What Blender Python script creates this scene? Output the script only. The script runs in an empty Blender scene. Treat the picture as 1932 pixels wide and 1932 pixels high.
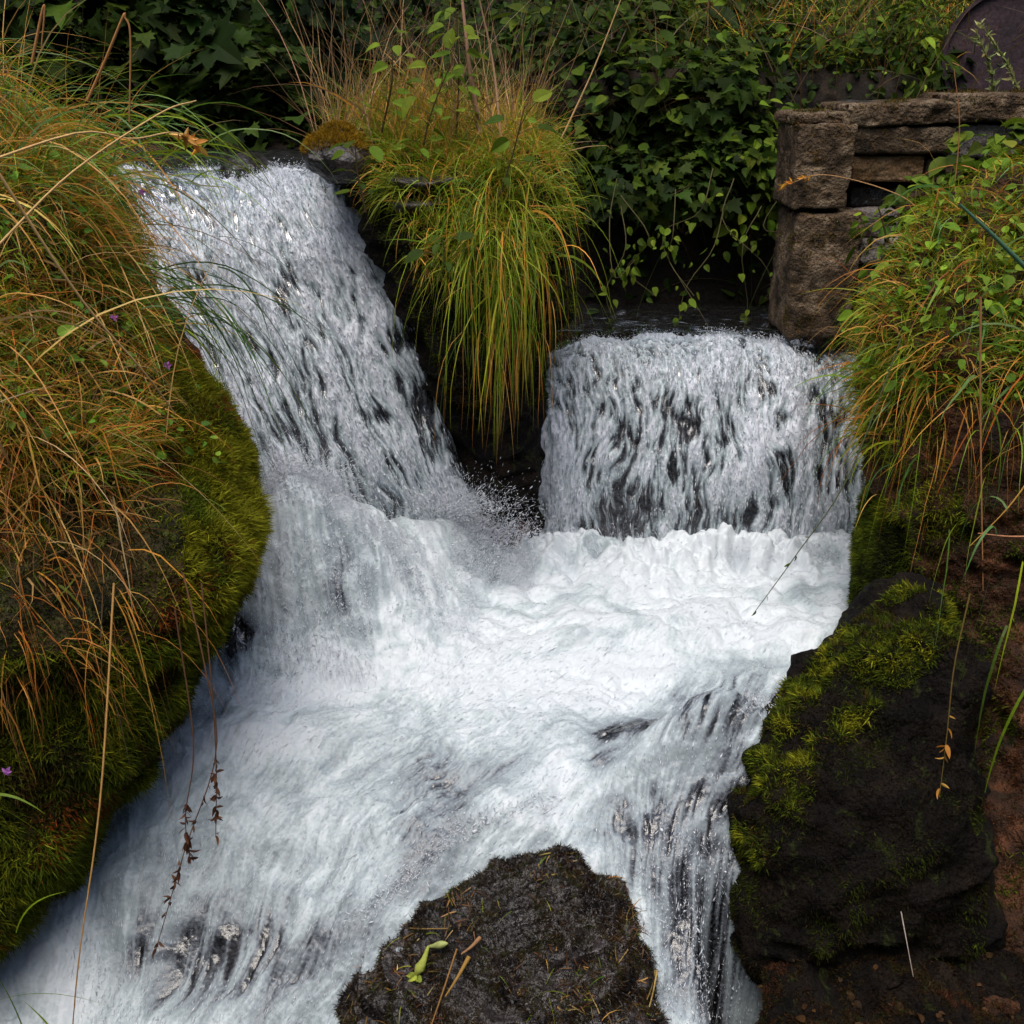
import bpy, math
import numpy as np
from mathutils import Vector
R = np.random.default_rng(7)
scene = bpy.context.scene
col = scene.collection
# ------------------------------------------------------------------ camera, sky, sun, exposure
PITCH = math.radians(22.2); F = 2000.0; HALF = 966.0; CAMZ = 2.0
cam_d = bpy.data.cameras.new('camera'); cam = bpy.data.objects.new('camera', cam_d); col.objects.link(cam)
cam.location = (0, 0, CAMZ); cam.rotation_euler = (math.pi/2 - PITCH, 0, 0)
cam_d.sensor_width = 36; cam_d.lens = 36*F/(2*HALF); cam_d.clip_end = 400; cam_d.clip_start = .02
scene.camera = cam
SUN_EL, SUN_AZ = 70.0, 196.0       # azimuth clockwise from +Y : high, from the left
w = bpy.data.worlds.new('World'); scene.world = w; w.use_nodes = True
nt = w.node_tree; bg = nt.nodes['Background']
sky = nt.nodes.new('ShaderNodeTexSky'); sky.sky_type = 'NISHITA'; sky.sun_disc = False
sky.sun_elevation = math.radians(SUN_EL); sky.sun_rotation = math.radians(SUN_AZ)
sky.air_density = 1.0; sky.dust_density = 2.5; sky.ozone_density = .9
nt.links.new(sky.outputs[0], bg.inputs[0]); bg.inputs[1].default_value = 0.12
sd = bpy.data.lights.new('sun', 'SUN'); sd.energy = 1.5; sd.angle = math.radians(50); sd.color = (1, .94, .84)
so = bpy.data.objects.new('sun', sd); col.objects.link(so)
az, el = math.radians(SUN_AZ), math.radians(SUN_EL)
so.rotation_euler = Vector((math.sin(az)*math.cos(el), math.cos(az)*math.cos(el), math.sin(el))).to_track_quat('Z', 'Y').to_euler()
so.location = (0, 0, 8)
scene.view_settings.view_transform = 'Standard'; scene.view_settings.look = 'None'
scene.view_settings.gamma = 1; scene.view_settings.exposure = 0.88
scene.cycles.transparent_max_bounces = 14; scene.cycles.max_bounces = 6
scene.cycles.diffuse_bounces = 3; scene.cycles.caustics_reflective = False; scene.cycles.caustics_refractive = False

# ------------------------------------------------------------------ pixel <-> world helpers
cp, sp = math.cos(PITCH), math.sin(PITCH)
def ray(u, v):
    du = (np.asarray(u, float)-HALF)/F; dv = -(np.asarray(v, float)-HALF)/F
    return du, cp+dv*sp, -sp+dv*cp
def P(u, v, Y):
    x, y, z = ray(u, v); s = Y/y
    return np.stack([x*s, y*s, CAMZ+z*s], -1)
def PZ(u, v, Z):
    x, y, z = ray(u, v); s = (Z-CAMZ)/z
    return np.stack([x*s, y*s, CAMZ+z*s], -1)
def proj(p):
    p = np.asarray(p, float); x = p[..., 0]; y = p[..., 1]; z = p[..., 2]-CAMZ
    d = y*cp - z*sp; up = y*sp + z*cp
    d = np.where(d < .05, .05, d)
    return HALF+F*x/d, HALF-F*up/d
def inpoly(u, v, poly):
    c = np.zeros(u.shape, bool); n = len(poly)
    for i in range(n):
        x1, y1 = poly[i]; x2, y2 = poly[(i+1) % n]
        if y1 == y2: continue
        k = ((y1 > v) != (y2 > v)) & (u < (x2-x1)*(v-y1)/(y2-y1)+x1)
        c ^= k
    return c
# ------------------------------------------------------------------ noise
def _h(i, j, k, s):
    n = (i*374761393 + j*668265263 + k*2147483647 + s*144665) & 0xffffffff
    n = ((n ^ (n >> 13))*1274126177) & 0xffffffff
    n = ((n ^ (n >> 15))*2246822519) & 0xffffffff
    return ((n ^ (n >> 16)) & 0xffff)/32767.5-1
def n3(p, sc=1.0, s=0):
    p = np.asarray(p, float)/sc; i = np.floor(p).astype(np.int64); f = p-i; f = f*f*(3-2*f)
    x, y, z = i[..., 0], i[..., 1], i[..., 2]; a, b, c = f[..., 0], f[..., 1], f[..., 2]
    L = lambda q, r, t: q+(r-q)*t
    return L(L(L(_h(x, y, z, s), _h(x+1, y, z, s), a), L(_h(x, y+1, z, s), _h(x+1, y+1, z, s), a), b),
             L(L(_h(x, y, z+1, s), _h(x+1, y, z+1, s), a), L(_h(x, y+1, z+1, s), _h(x+1, y+1, z+1, s), a), b), c)
def fbm(p, sc, o=4, s=0):
    t = 0; a = 1; tot = 0
    for q in range(o):
        t = t+a*n3(p, sc/2**q, s+q*17); tot += a; a *= .5
    return t/tot
_T = []
for s_ in range(3):
    g = np.random.default_rng(50+s_).standard_normal((1024, 1024))
    k = np.fft.fftfreq(1024)*1024; kk = k[:, None]**2+k[None]**2
    g = np.fft.ifft2(np.fft.fft2(g)*np.exp(-kk/(2*(1024/(2*math.pi*2.2))**2))).real     # correlation of ~2.2 px
    _T.append((g/g.std()).astype(np.float32))
def t2(x, y, sx, sy, k=0):
    """smooth random field (unit deviation) of grain size sx by sy metres"""
    x = np.mod(np.asarray(x)/sx*4+37.3*k, 1024); y = np.mod(np.asarray(y)/sy*4+91.7*k, 1024)
    i = x.astype(int) % 1024; j = y.astype(int) % 1024; fx = x-np.floor(x); fy = y-np.floor(y); T = _T[k % 3]
    i1 = (i+1) % 1024; j1 = (j+1) % 1024
    return (T[i, j]*(1-fx)+T[i1, j]*fx)*(1-fy)+(T[i, j1]*(1-fx)+T[i1, j1]*fx)*fy
def sm(a, b, x):
    t = np.clip((np.asarray(x, float)-a)/(b-a), 0, 1); return t*t*(3-2*t)
# ------------------------------------------------------------------ mesh builders
def mk(name, V, faces, mat, parent=None, smooth=True, colr=None, attrs=None):
    me = bpy.data.meshes.new(name); V = np.asarray(V, np.float32).reshape(-1, 3)
    fl = [np.asarray(f, np.int32) for f in faces if len(f)]
    me.vertices.add(len(V)); me.vertices.foreach_set('co', V.ravel())
    nl = sum(f.size for f in fl); npoly = sum(len(f) for f in fl)
    me.loops.add(nl); me.loops.foreach_set('vertex_index', np.concatenate([f.ravel() for f in fl]))
    tot = np.concatenate([np.full(len(f), f.shape[1], np.int32) for f in fl])
    st = np.concatenate([[0], np.cumsum(tot)[:-1]]).astype(np.int32)
    me.polygons.add(npoly); me.polygons.foreach_set('loop_start', st); me.polygons.foreach_set('loop_total', tot)
    me.polygons.foreach_set('use_smooth', np.full(npoly, smooth))
    me.update(calc_edges=True); me.validate()
    if colr is not None:
        c = np.ones((len(V), 4), np.float32); c[:, :3] = colr
        me.color_attributes.new('Col', 'FLOAT_COLOR', 'POINT').data.foreach_set('color', c.ravel())
    for k, a in (attrs or {}).items():
        me.attributes.new(k, 'FLOAT', 'POINT').data.foreach_set('value', np.asarray(a, np.float32).ravel())
    me.materials.append(mat)
    o = bpy.data.objects.new(name, me); col.objects.link(o)
    if parent is not None: o.parent = parent; o.matrix_parent_inverse = parent.matrix_basis.inverted()
    return o
def tag(o, label=None, cat=None, group=None, kind=None):
    if label: o['label'] = label
    if cat: o['category'] = cat
    if group: o['group'] = group
    if kind: o['kind'] = kind
    return o
def empty(name, loc, label, cat, group=None):
    o = bpy.data.objects.new(name, None); col.objects.link(o); o.location = [float(q) for q in loc]; o.empty_display_size = .1
    bpy.context.view_layer.update() if False else None
    return tag(o, label, cat, group)
def gridf(nr, nc, wrap=False):
    i, j = np.meshgrid(np.arange(nr-1), np.arange(nc if wrap else nc-1), indexing='ij')
    a = i*nc+j; b = i*nc+(j+1) % nc
    return np.stack([a, b, b+nc, a+nc], -1).reshape(-1, 4)
def gnormal(G):
    du = np.gradient(G, axis=0); dv = np.gradient(G, axis=1); n = np.cross(dv, du)
    return n/(np.linalg.norm(n, axis=-1, keepdims=True)+1e-12)
def interp_rows(rows, n, passes=2):
    rows = np.asarray(rows, float); t = np.linspace(0, len(rows)-1, n); base = np.arange(len(rows))
    out = np.stack([np.interp(t, base, rows[:, k]) for k in range(rows.shape[1])], -1)
    w_ = max(1, int(n/len(rows)*.35))
    for _ in range(passes):
        pad = np.concatenate([np.repeat(out[:1], w_, 0)+(np.arange(-w_, 0)[:, None])*(out[1]-out[0]), out,
                              np.repeat(out[-1:], w_, 0)+(np.arange(1, w_+1)[:, None])*(out[-1]-out[-2])])
        ke = np.ones(2*w_+1)/(2*w_+1)
        out = np.stack([np.convolve(pad[:, k], ke, 'valid') for k in range(out.shape[1])], -1)
    return out
def boulder(rows, nth=160, nv=120, amp=.03, sc=.25, ex=2.3, seed=0, fine=.006, fsc=.03, ridge=0):
    """a closed rock body: horizontal slices, each from left to right edge with its distance and its half depth"""
    Rr = interp_rows(rows, nv)
    th = np.linspace(0, 2*math.pi, nth, endpoint=False)
    c, s = np.cos(th), np.sin(th)
    cx = np.sign(c)*np.abs(c)**(2/ex); sy = -np.sign(s)*np.abs(s)**(2/ex)
    G = np.zeros((nv, nth, 3))
    for i, (v, uL, uR, Y, ry) in enumerate(Rr):
        pl, pr = P(uL, v, Y), P(uR, v, Y); z = (pl[2]+pr[2])/2; xl, xr = pl[0], pr[0]
        for _ in range(4):
            p = np.stack([(xl+xr)/2+(xr-xl)/2*cx, Y+ry*sy, np.full(nth, z)], -1); u, _v = proj(p)
            d = Y*1.05/F; xl += (uL-u.min())*d*.8; xr += (uR-u.max())*d*.8
            if xr < xl+.02: m = (xl+xr)/2; xl, xr = m-.01, m+.01
        G[i] = p
    top = G[0].mean(0)
    caps = [top+(G[0]-top)*k+[0, 0, h] for k, h in ((.02, .5), (.5, .35), (.85, .12))]
    hh = np.linalg.norm(G[0]-top, axis=-1).min()*.5
    caps = np.array([top+(G[0]-top)*k+np.array([0, 0, h*hh]) for k, h in ((.02, 1), (.35, .9), (.7, .6), (.9, .25))])
    G = np.concatenate([caps, G]); N = gnormal(np.concatenate([G, G[:, :2]], 1))[:, :nth]
    if (N[nv//2]*(G[nv//2]-G[nv//2].mean(0))).sum() < 0: N = -N
    D = amp*fbm(G, sc, 3, seed)+fine*fbm(G, fsc, 3, seed+5)
    if ridge: D = D+ridge*(1-2*np.abs(n3(G*[.35, .35, 1], sc*.3, seed+9)))
    G = G+N*D[..., None]
    return G.reshape(-1, 3), gridf(len(G), nth, True)
def tris_of(f): return np.concatenate([f[:, [0, 1, 2]], f[:, [0, 2, 3]]])
def sample(V, f, n, rng=R):
    t = tris_of(f); a, b, c = V[t[:, 0]], V[t[:, 1]], V[t[:, 2]]; cr = np.cross(b-a, c-a); ar = np.linalg.norm(cr, axis=1)
    k = rng.choice(len(t), n, p=ar/ar.sum()); r1, r2 = rng.random(n), rng.random(n); q = np.sqrt(r1)
    p = a[k]*(1-q)[:, None]+b[k]*(q*(1-r2))[:, None]+c[k]*(q*r2)[:, None]
    nn = cr[k]/(ar[k][:, None]+1e-15); cen = V.mean(0)
    fl = (nn*(p-cen)).sum(1) < 0; nn[fl] *= -1
    return p, nn
def unit(a): return a/(np.linalg.norm(a, axis=-1, keepdims=True)+1e-12)
def blades(root, d, L, wd, droop, seg, colr, rng=R, wob=.15, tipc=None, kink=0, fold=False):
    """ribbon blades that leave ROOT along D, bend under their own weight and taper; returns verts, faces, colours"""
    n = len(root); L = np.broadcast_to(L, n)[:, None]; wd = np.broadcast_to(wd, n)[:, None]; droop = np.broadcast_to(droop, n)[:, None]
    d = unit(np.array(d, float)); p = np.array(root, float)
    face = unit(rng.standard_normal((n, 3))); side = unit(np.cross(d, face)); drift = rng.standard_normal((n, 3))*wob
    out = []; 
    for i in range(seg+1):
        t = i/seg; wt = wd*(1-t**1.6)*(.75+.25*min(1, t*4))+wd*.04
        side = unit(side-d*(side*d).sum(1, keepdims=True))
        out += [p-side*wt/2, p+side*wt/2]
        d = unit(d+np.array([0, 0, -1.])*droop/seg*(1.2-.4*t)+drift/seg+rng.standard_normal((n, 3))*wob*.25)
        if kink: d = np.where((rng.random((n, 1)) < kink), unit(d+rng.standard_normal((n, 3))*.9), d)
        p = p+d*L/seg
    V = np.stack(out, 1); m = 2*(seg+1); b = (np.arange(n)*m)[:, None, None]
    q = np.arange(seg)[:, None]*2+np.array([0, 1, 3, 2])[None]
    C = np.repeat(colr[:, None], m, 1)
    if tipc is not None:
        tt = np.repeat(np.linspace(0, 1, seg+1), 2)[None, :, None]**2; C = C*(1-tt)+np.asarray(tipc)*tt
    return V.reshape(-1, 3), (b+q[None]).reshape(-1, 4), C.reshape(-1, 3)
def join(parts):
    V, Fq, C, o = [], {}, [], 0
    for v, f, c in parts:
        V.append(v); Fq.setdefault(f.shape[1], []).append(f+o); C.append(c); o += len(v)
    return np.concatenate(V), [np.concatenate(f) for f in Fq.values()], np.concatenate(C)
def pick(cols, n, jit=.18, rng=R, w_=None):
    cols = np.asarray(cols, float); k = rng.choice(len(cols), n, p=w_)
    j = np.exp(rng.standard_normal((n, 1))*jit)*np.exp(rng.standard_normal((n, 3))*jit*.25)
    return np.clip(cols[k]*j, 0, 1)
# leaf templates in the XY plane, stalk at the origin, growing along +Y (z gives the fold)
def leaf_maple():
    a = [(0, 0), (.16, .05), (.42, -.06), (.36, .14), (.62, .30), (.38, .36), (.44, .62), (.2, .56), (.14, .8), (0, 1.02)]
    pts = a+[(-x, y) for x, y in a[-2:0:-1]]
    V = [(x, y, .16*abs(x)-.12*y*y) for x, y in pts]+[(0, .34, 0)]; n = len(pts); c = n
    return np.array(V), np.array([(c, i, (i+1) % n) for i in range(n)])
def leaf_ovate():
    xs = [0, .2, .3, .33, .27, .17, 0]; ys = [0, .08, .25, .45, .66, .84, 1.05]
    L_ = [(x, y, .3*x-.18*y*y) for x, y in zip(xs, ys)]; Rr = [(-x, y, z) for x, y, z in L_[1:-1]]
    mid = [(0, .3, -.02), (0, .65, -.08)]
    V = L_+Rr+mid; m1, m2 = 12, 13
    F_ = [(0, 1, m1), (1, 2, m1), (2, 3, m1), (3, 4, m2), (m1, 3, m2), (4, 5, m2), (5, 6, m2), (0, m1, 7), (7, m1, 8), (8, m1, 9), (9, m2, 10), (m1, m2, 9), (10, m2, 11), (11, m2, 6)]
    return np.array(V), np.array(F_)
def leaf_slim():
    V, f = leaf_ovate(); V = V*[.55, 1, 1]; return V, f
MAPLE, OVATE, SLIM = leaf_maple(), leaf_ovate(), leaf_slim()
def leaves(tpl, pos, nrm, size, colr, rng=R, fwd=None):
    tv, tf = tpl; n = len(pos); nrm = unit(nrm)
    f_ = rng.standard_normal((n, 3)) if fwd is None else fwd+rng.standard_normal((n, 3))*.35
    f_ = unit(f_-nrm*(f_*nrm).sum(1, keepdims=True)); s_ = np.cross(f_, nrm); size = np.broadcast_to(size, n)
    curl = rng.uniform(.2, 1.8, n)[:, None]
    V = pos[:, None]+(s_[:, None]*tv[None, :, 0, None]+f_[:, None]*tv[None, :, 1, None]+nrm[:, None]*(tv[None, :, 2]*curl)[..., None])*size[:, None, None]
    Fa = (np.arange(n)*len(tv))[:, None, None]+tf[None]
    return V.reshape(-1, 3), Fa.reshape(-1, 3), np.repeat(colr, len(tv), 0)
def tube(path, r0, r1, colr, seg=6):
    path = np.asarray(path, float); n = len(path); t = unit(np.gradient(path, axis=0)); up = np.array([.31, .2, .93]); a = unit(np.cross(t, up)); b = np.cross(t, a)
    rr = np.linspace(r0, r1, n)[:, None, None]; th = np.linspace(0, 2*math.pi, seg, endpoint=False)
    V = path[:, None]+rr*(a[:, None]*np.cos(th)[None, :, None]+b[:, None]*np.sin(th)[None, :, None])
    return V.reshape(-1, 3), gridf(n, seg, True), np.repeat(np.array([colr], float), n*seg, 0)
def curve(pts, n=16):
    pts = np.asarray(pts, float); m = len(pts); pp = np.concatenate([[2*pts[0]-pts[1]], pts, [2*pts[-1]-pts[-2]]]); out = []
    for t in np.linspace(0, m-1-1e-6, n):
        i = int(t); f = t-i; a, b, c, d = pp[i:i+4]
        out.append(.5*((2*b)+(c-a)*f+(2*a-5*b+4*c-d)*f*f+(3*b-a-3*c+d)*f**3))
    return np.array(out)
def shards(pos, d, L, wd):
    """water drops drawn out by speed: slim closed double pyramids"""
    n = len(pos); d = unit(d); s = unit(np.cross(d, R.standard_normal((n, 3)))); t = np.cross(d, s); L = L[:, None]; wd = wd[:, None]
    V = np.stack([pos-d*L*.5, pos+s*wd, pos+t*wd*.6, pos-s*wd, pos-t*wd*.6, pos+d*L*.5], 1)
    f = np.array([(0, 2, 1), (0, 3, 2), (0, 4, 3), (0, 1, 4), (5, 1, 2), (5, 2, 3), (5, 3, 4), (5, 4, 1)])
    return V.reshape(-1, 3), ((np.arange(n)*6)[:, None, None]+f[None]).reshape(-1, 3)
# ------------------------------------------------------------------ materials
def newmat(name):
    m = bpy.data.materials.new(name); m.use_nodes = True; m.node_tree.nodes.clear()
    return m, m.node_tree.nodes, m.node_tree.links
def mat_plant(name, transl=.35, rough=.5, spec=.35):
    m, N, L = newmat(name); out = N.new('ShaderNodeOutputMaterial'); at = N.new('ShaderNodeAttribute'); at.attribute_name = 'Col'
    no = N.new('ShaderNodeTexNoise'); no.inputs['Scale'].default_value = 60; geo = N.new('ShaderNodeNewGeometry'); L.new(geo.outputs['Position'], no.inputs['Vector'])
    mp = N.new('ShaderNodeMapRange'); mp.inputs[3].default_value = .7; mp.inputs[4].default_value = 1.3; L.new(no.outputs['Fac'], mp.inputs[0])
    mu = N.new('ShaderNodeVectorMath'); mu.operation = 'SCALE'; L.new(at.outputs['Color'], mu.inputs[0]); L.new(mp.outputs[0], mu.inputs['Scale'])
    b = N.new('ShaderNodeBsdfPrincipled'); b.inputs['Roughness'].default_value = rough; b.inputs['Specular IOR Level'].default_value = spec
    t = N.new('ShaderNodeBsdfTranslucent'); mx = N.new('ShaderNodeMixShader'); mx.inputs[0].default_value = transl
    L.new(mu.outputs[0], b.inputs['Base Color']); L.new(mu.outputs[0], t.inputs['Color'])
    L.new(b.outputs[0], mx.inputs[1]); L.new(t.outputs[0], mx.inputs[2]); L.new(mx.outputs[0], out.inputs[0]); return m
def mat_rock(name, c1, c2, c3, scale=6, rough=.75, bump=.6, wet=0.0, c4=None, spec=.3):
    m, N, L = newmat(name); out = N.new('ShaderNodeOutputMaterial'); b = N.new('ShaderNodeBsdfPrincipled'); geo = N.new('ShaderNodeNewGeometry')
    def noise(s, d=6, dist=0):
        n = N.new('ShaderNodeTexNoise'); n.inputs['Scale'].default_value = s; n.inputs['Detail'].default_value = d; n.inputs['Distortion'].default_value = dist
        L.new(geo.outputs['Position'], n.inputs['Vector']); return n.outputs['Fac']
    def ramp(f, stops):
        r = N.new('ShaderNodeValToRGB'); e = r.color_ramp.elements
        e[0].position, e[0].color = stops[0][0], (*stops[0][1], 1); e[1].position, e[1].color = stops[-1][0], (*stops[-1][1], 1)
        for p_, c_ in stops[1:-1]: q = e.new(p_); q.color = (*c_, 1)
        L.new(f, r.inputs[0]); return r.outputs[0]
    a = ramp(noise(scale, 8, .6), [(.32, c1), (.5, c2), (.68, c3)])
    if c4:
        k = ramp(noise(scale*2.7, 5, 1.0), [(.58, (0, 0, 0)), (.68, (1, 1, 1))]); mx = N.new('ShaderNodeMix'); mx.data_type = 'RGBA'
        L.new(k, mx.inputs[0]); L.new(a, mx.inputs[6]); mx.inputs[7].default_value = (*c4, 1); a = mx.outputs[2]
    sp_ = ramp(noise(scale*25, 3), [(.35, (.55, .55, .55)), (.65, (1.35, 1.35, 1.35))]); mu = N.new('ShaderNodeMix'); mu.data_type = 'RGBA'; mu.blend_type = 'MULTIPLY'; mu.inputs[0].default_value = 1
    L.new(a, mu.inputs[6]); L.new(sp_, mu.inputs[7]); L.new(mu.outputs[2], b.inputs['Base Color'])
    b.inputs['Roughness'].default_value = rough; b.inputs['Specular IOR Level'].default_value = spec
    if wet:
        rr = ramp(noise(scale*3, 4), [(.4, (rough,)*3), (.6, (rough*(1-wet),)*3)]); L.new(rr, b.inputs['Roughness'])
    bp = N.new('ShaderNodeBump'); bp.inputs['Strength'].default_value = bump; bp.inputs['Distance'].default_value = .02; L.new(noise(scale*8, 8), bp.inputs['Height']); L.new(bp.outputs[0], b.inputs['Normal'])
    L.new(b.outputs[0], out.inputs[0]); return m
def mat_water(name, foamc=(.62, .67, .71), fine=1.0, rough=.42, lo=.22, hi=.72, mic=.5):
    """white water: air-filled foam where 'foam' is high, clear water over dark rock where it is low"""
    m, N, L = newmat(name); out = N.new('ShaderNodeOutputMaterial'); at = N.new('ShaderNodeAttribute'); at.attribute_name = 'foam'
    geo = N.new('ShaderNodeNewGeometry'); no = N.new('ShaderNodeTexNoise'); no.inputs['Scale'].default_value = 90*fine; no.inputs['Detail'].default_value = 4; L.new(geo.outputs['Position'], no.inputs['Vector'])
    ma = N.new('ShaderNodeMath'); ma.operation = 'MULTIPLY_ADD'; L.new(no.outputs['Fac'], ma.inputs[0]); ma.inputs[1].default_value = mic; L.new(at.outputs['Fac'], ma.inputs[2])
    mr = N.new('ShaderNodeMapRange'); mr.interpolation_type = 'SMOOTHSTEP'; mr.inputs[1].default_value = lo; mr.inputs[2].default_value = hi; L.new(ma.outputs[0], mr.inputs[0])
    cr = N.new('ShaderNodeValToRGB'); e = cr.color_ramp.elements; e[0].position = .38; e[0].color = (.16, .18, .21, 1); e[1].position = 1.0; e[1].color = (*foamc, 1)
    q = e.new(.66); q.color = (.33, .39, .42, 1); q = e.new(.84); q.color = (.50, .57, .60, 1); L.new(ma.outputs[0], cr.inputs[0])
    f = N.new('ShaderNodeBsdfPrincipled'); L.new(cr.outputs[0], f.inputs['Base Color']); f.inputs['Roughness'].default_value = rough; f.inputs['Specular IOR Level'].default_value = .35
    f.inputs['Subsurface Weight'].default_value = 0.0
    bp = N.new('ShaderNodeBump'); bp.inputs['Strength'].default_value = .35; bp.inputs['Distance'].default_value = .006; L.new(no.outputs['Fac'], bp.inputs['Height'])
    L.new(bp.outputs[0], f.inputs['Normal'])
    tr = N.new('ShaderNodeBsdfTransparent'); tr.inputs[0].default_value = (.80, .84, .88, 1); gl = N.new('ShaderNodeBsdfGlossy'); gl.inputs['Roughness'].default_value = .22; L.new(bp.outputs[0], gl.inputs['Normal'])
    fr = N.new('ShaderNodeFresnel'); fr.inputs[0].default_value = 1.45; L.new(bp.outputs[0], fr.inputs['Normal']); fa = N.new('ShaderNodeMath'); fa.operation = 'MULTIPLY_ADD'; fa.inputs[1].default_value = 1.2; fa.inputs[2].default_value = .06; fa.use_clamp = True; L.new(fr.outputs[0], fa.inputs[0])
    c = N.new('ShaderNodeMixShader'); L.new(fa.outputs[0], c.inputs[0]); L.new(tr.outputs[0], c.inputs[1]); L.new(gl.outputs[0], c.inputs[2])
    mx = N.new('ShaderNodeMixShader'); L.new(mr.outputs[0], mx.inputs[0]); L.new(c.outputs[0], mx.inputs[1]); L.new(f.outputs[0], mx.inputs[2]); L.new(mx.outputs[0], out.inputs[0]); return m
M_grass = mat_plant('grass_blades', .35, .5, .3)
M_leaf = mat_plant('leaf', .3, .65, .12)
M_moss = mat_plant('moss_shoots', .25, .8, .1)
M_wetmoss = mat_plant('wet_rotting_moss', .05, .35, .35)
M_stem = mat_plant('stem', 0, .7, .2)
M_wetrock = mat_rock('wet_black_rock', (.012, .010, .010), (.03, .024, .022), (.06, .05, .05), 5, .5, .8, .6, spec=.5)
M_bed = mat_rock('wet_purple_grey_rock', (.022, .018, .022), (.055, .045, .050), (.11, .09, .095), 7, .5, .9, .5, spec=.5)
M_boulder = mat_rock('dark_mossy_rock', (.002, .0015, .001), (.006, .004, .003), (.016, .010, .006), 6, .9, 1.6, .1, (.020, .024, .005), spec=.15)
M_redrock = mat_rock('reddish_brown_rock', (.010, .005, .003), (.055, .022, .009), (.15, .055, .022), 9, .85, 1.6, .1, (.022, .022, .005))
M_bank = mat_rock('mossy_bank_soil', (.010, .009, .003), (.035, .028, .008), (.07, .030, .008), 7, .9, 1.0, 0, (.06, .065, .010))
M_soil = mat_rock('dark_forest_soil', (.006, .005, .003), (.016, .011, .007), (.03, .02, .012), 3, .95, .8)
M_wall = mat_rock('old_sandstone', (.03, .020, .011), (.12, .078, .045), (.27, .20, .13), 9, .9, 1.5, 0, (.10, .055, .012))
M_wall2 = mat_rock('orange_sandstone', (.06, .03, .012), (.14, .075, .03), (.22, .14, .075), 5, .85, .9, 0)
M_wall3 = mat_rock('grey_sandstone', (.05, .045, .042), (.14, .12, .11), (.26, .22, .20), 6, .85, .9, 0)
M_iron = mat_rock('dark_purple_rusted_metal', (.018, .010, .013), (.035, .019, .024), (.06, .032, .036), 2.5, .6, .25)
M_water = mat_water('white_water', lo=.20, hi=.52, mic=.34)
M_fall = mat_water('falling_water', (.68, .71, .78), 1.5, .3)
M_spray = mat_water('water_spray', (.68, .71, .77), 2)

# ------------------------------------------------------------------ terrain: one sheet, a wooded gorge
def ground(x, y):
    left = sm(.1, -.5, x)
    zr = -1.0+3.0*sm(5.55, 6.3, y)+np.maximum(0, y-6.3)*.30
    zl = -1.0+2.5*sm(4.95, 5.4, y)+np.maximum(0, y-6.6)*.33
    z = zr*(1-left)+zl*left
    z = np.maximum(z, -1.0+2.6*sm(2.3, 3.2, -x)*sm(1.2, 2.2, y)+0*y)
    z = np.maximum(z, -1.0+2.9*sm(1.9, 2.9, x)*sm(1.8, 3.4, y))
    z = np.maximum(z, -1.0+1.3*sm(1.75, 1.0, y))
    r = np.hypot(x, y-3)
    z = z+np.maximum(0, np.minimum(r, 34)-7.5)*.42
    return z
a = np.linspace(-1, 1, 321); ax = np.sinh(a*4.2)/np.sinh(4.2)*60
X, Y = np.meshgrid(ax, ax+3, indexing='xy'); Z = ground(X, Y); G = np.stack([X, Y, Z], -1)
G[..., 2] += .12*fbm(G, .9, 4, 3)+.03*fbm(G, .12, 3, 8)
gV, gF = G.reshape(-1, 3), gridf(321, 321)
tag(mk('ground', gV, [gF], M_soil), 'dark soil and leaf litter of the wooded gorge', 'ground', kind='structure')

# ------------------------------------------------------------------ stream water
def water_base(x, y):
    z = np.interp(y, [1.5, 1.9, 2.2, 2.45, 2.75, 3.07, 3.6, 4.7], [-.95, -.76, -.58, -.42, -.22, -.10, -.02, 0.])
    def b(u, v, h, sx, sy, z0=0., ang=0):
        c = PZ(u, v, z0); dx, dy = x-c[0], y-c[1]
        if ang: ca, sa = math.cos(ang), math.sin(ang); dx, dy = dx*ca+dy*sa, -dx*sa+dy*ca
        return h*np.exp(-(dx/sx)**2-(dy/sy)**2)
    z = z+b(1360, 1390, .30, .24, .15, -.02)+b(1210, 1440, .05, .16, .08, -.05)+b(880, 1520, .07, .40, .22, -.1, .5)
    z = z+b(1260, 1590, .07, .17, .11, -.2)+b(420, 1345, .05, .2, .12)+b(640, 1750, .06, .22, .12, -.35)+b(1150, 1180, .04, .3, .12)+b(1500, 1190, .05, .2, .1)
    z = z-.6*sm(.56, .66, x)*sm(2.65, 2.45, y)-.5*sm(.95, 1.1, x)*sm(3.3, 3.1, y)
    z = z-b(1380, 1450, .05, .1, .1, -.1)-b(1000, 1640, .04, .2, .08, -.2)-b(330, 1800, .07, .2, .1, -.4)
    m = P(560, 935, 3.86); dx, dy = x-m[0], y-m[1]
    z = z+.58*np.exp(-(dx/np.where(dx > 0, .40, .33))**2-(dy/np.where(dy < 0, .30, .4))**2)+b(800, 1030, .16, .28, .2, .1)+b(900, 1030, .08, .15, .12, .1)
    return z
ar = np.linspace(-.66, .60, 1000); yr = 1.55*(4.85/1.55)**np.linspace(0, 1, 900)
A, Y = np.meshgrid(ar, yr, indexing='xy'); X = A*Y*1.0
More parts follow.
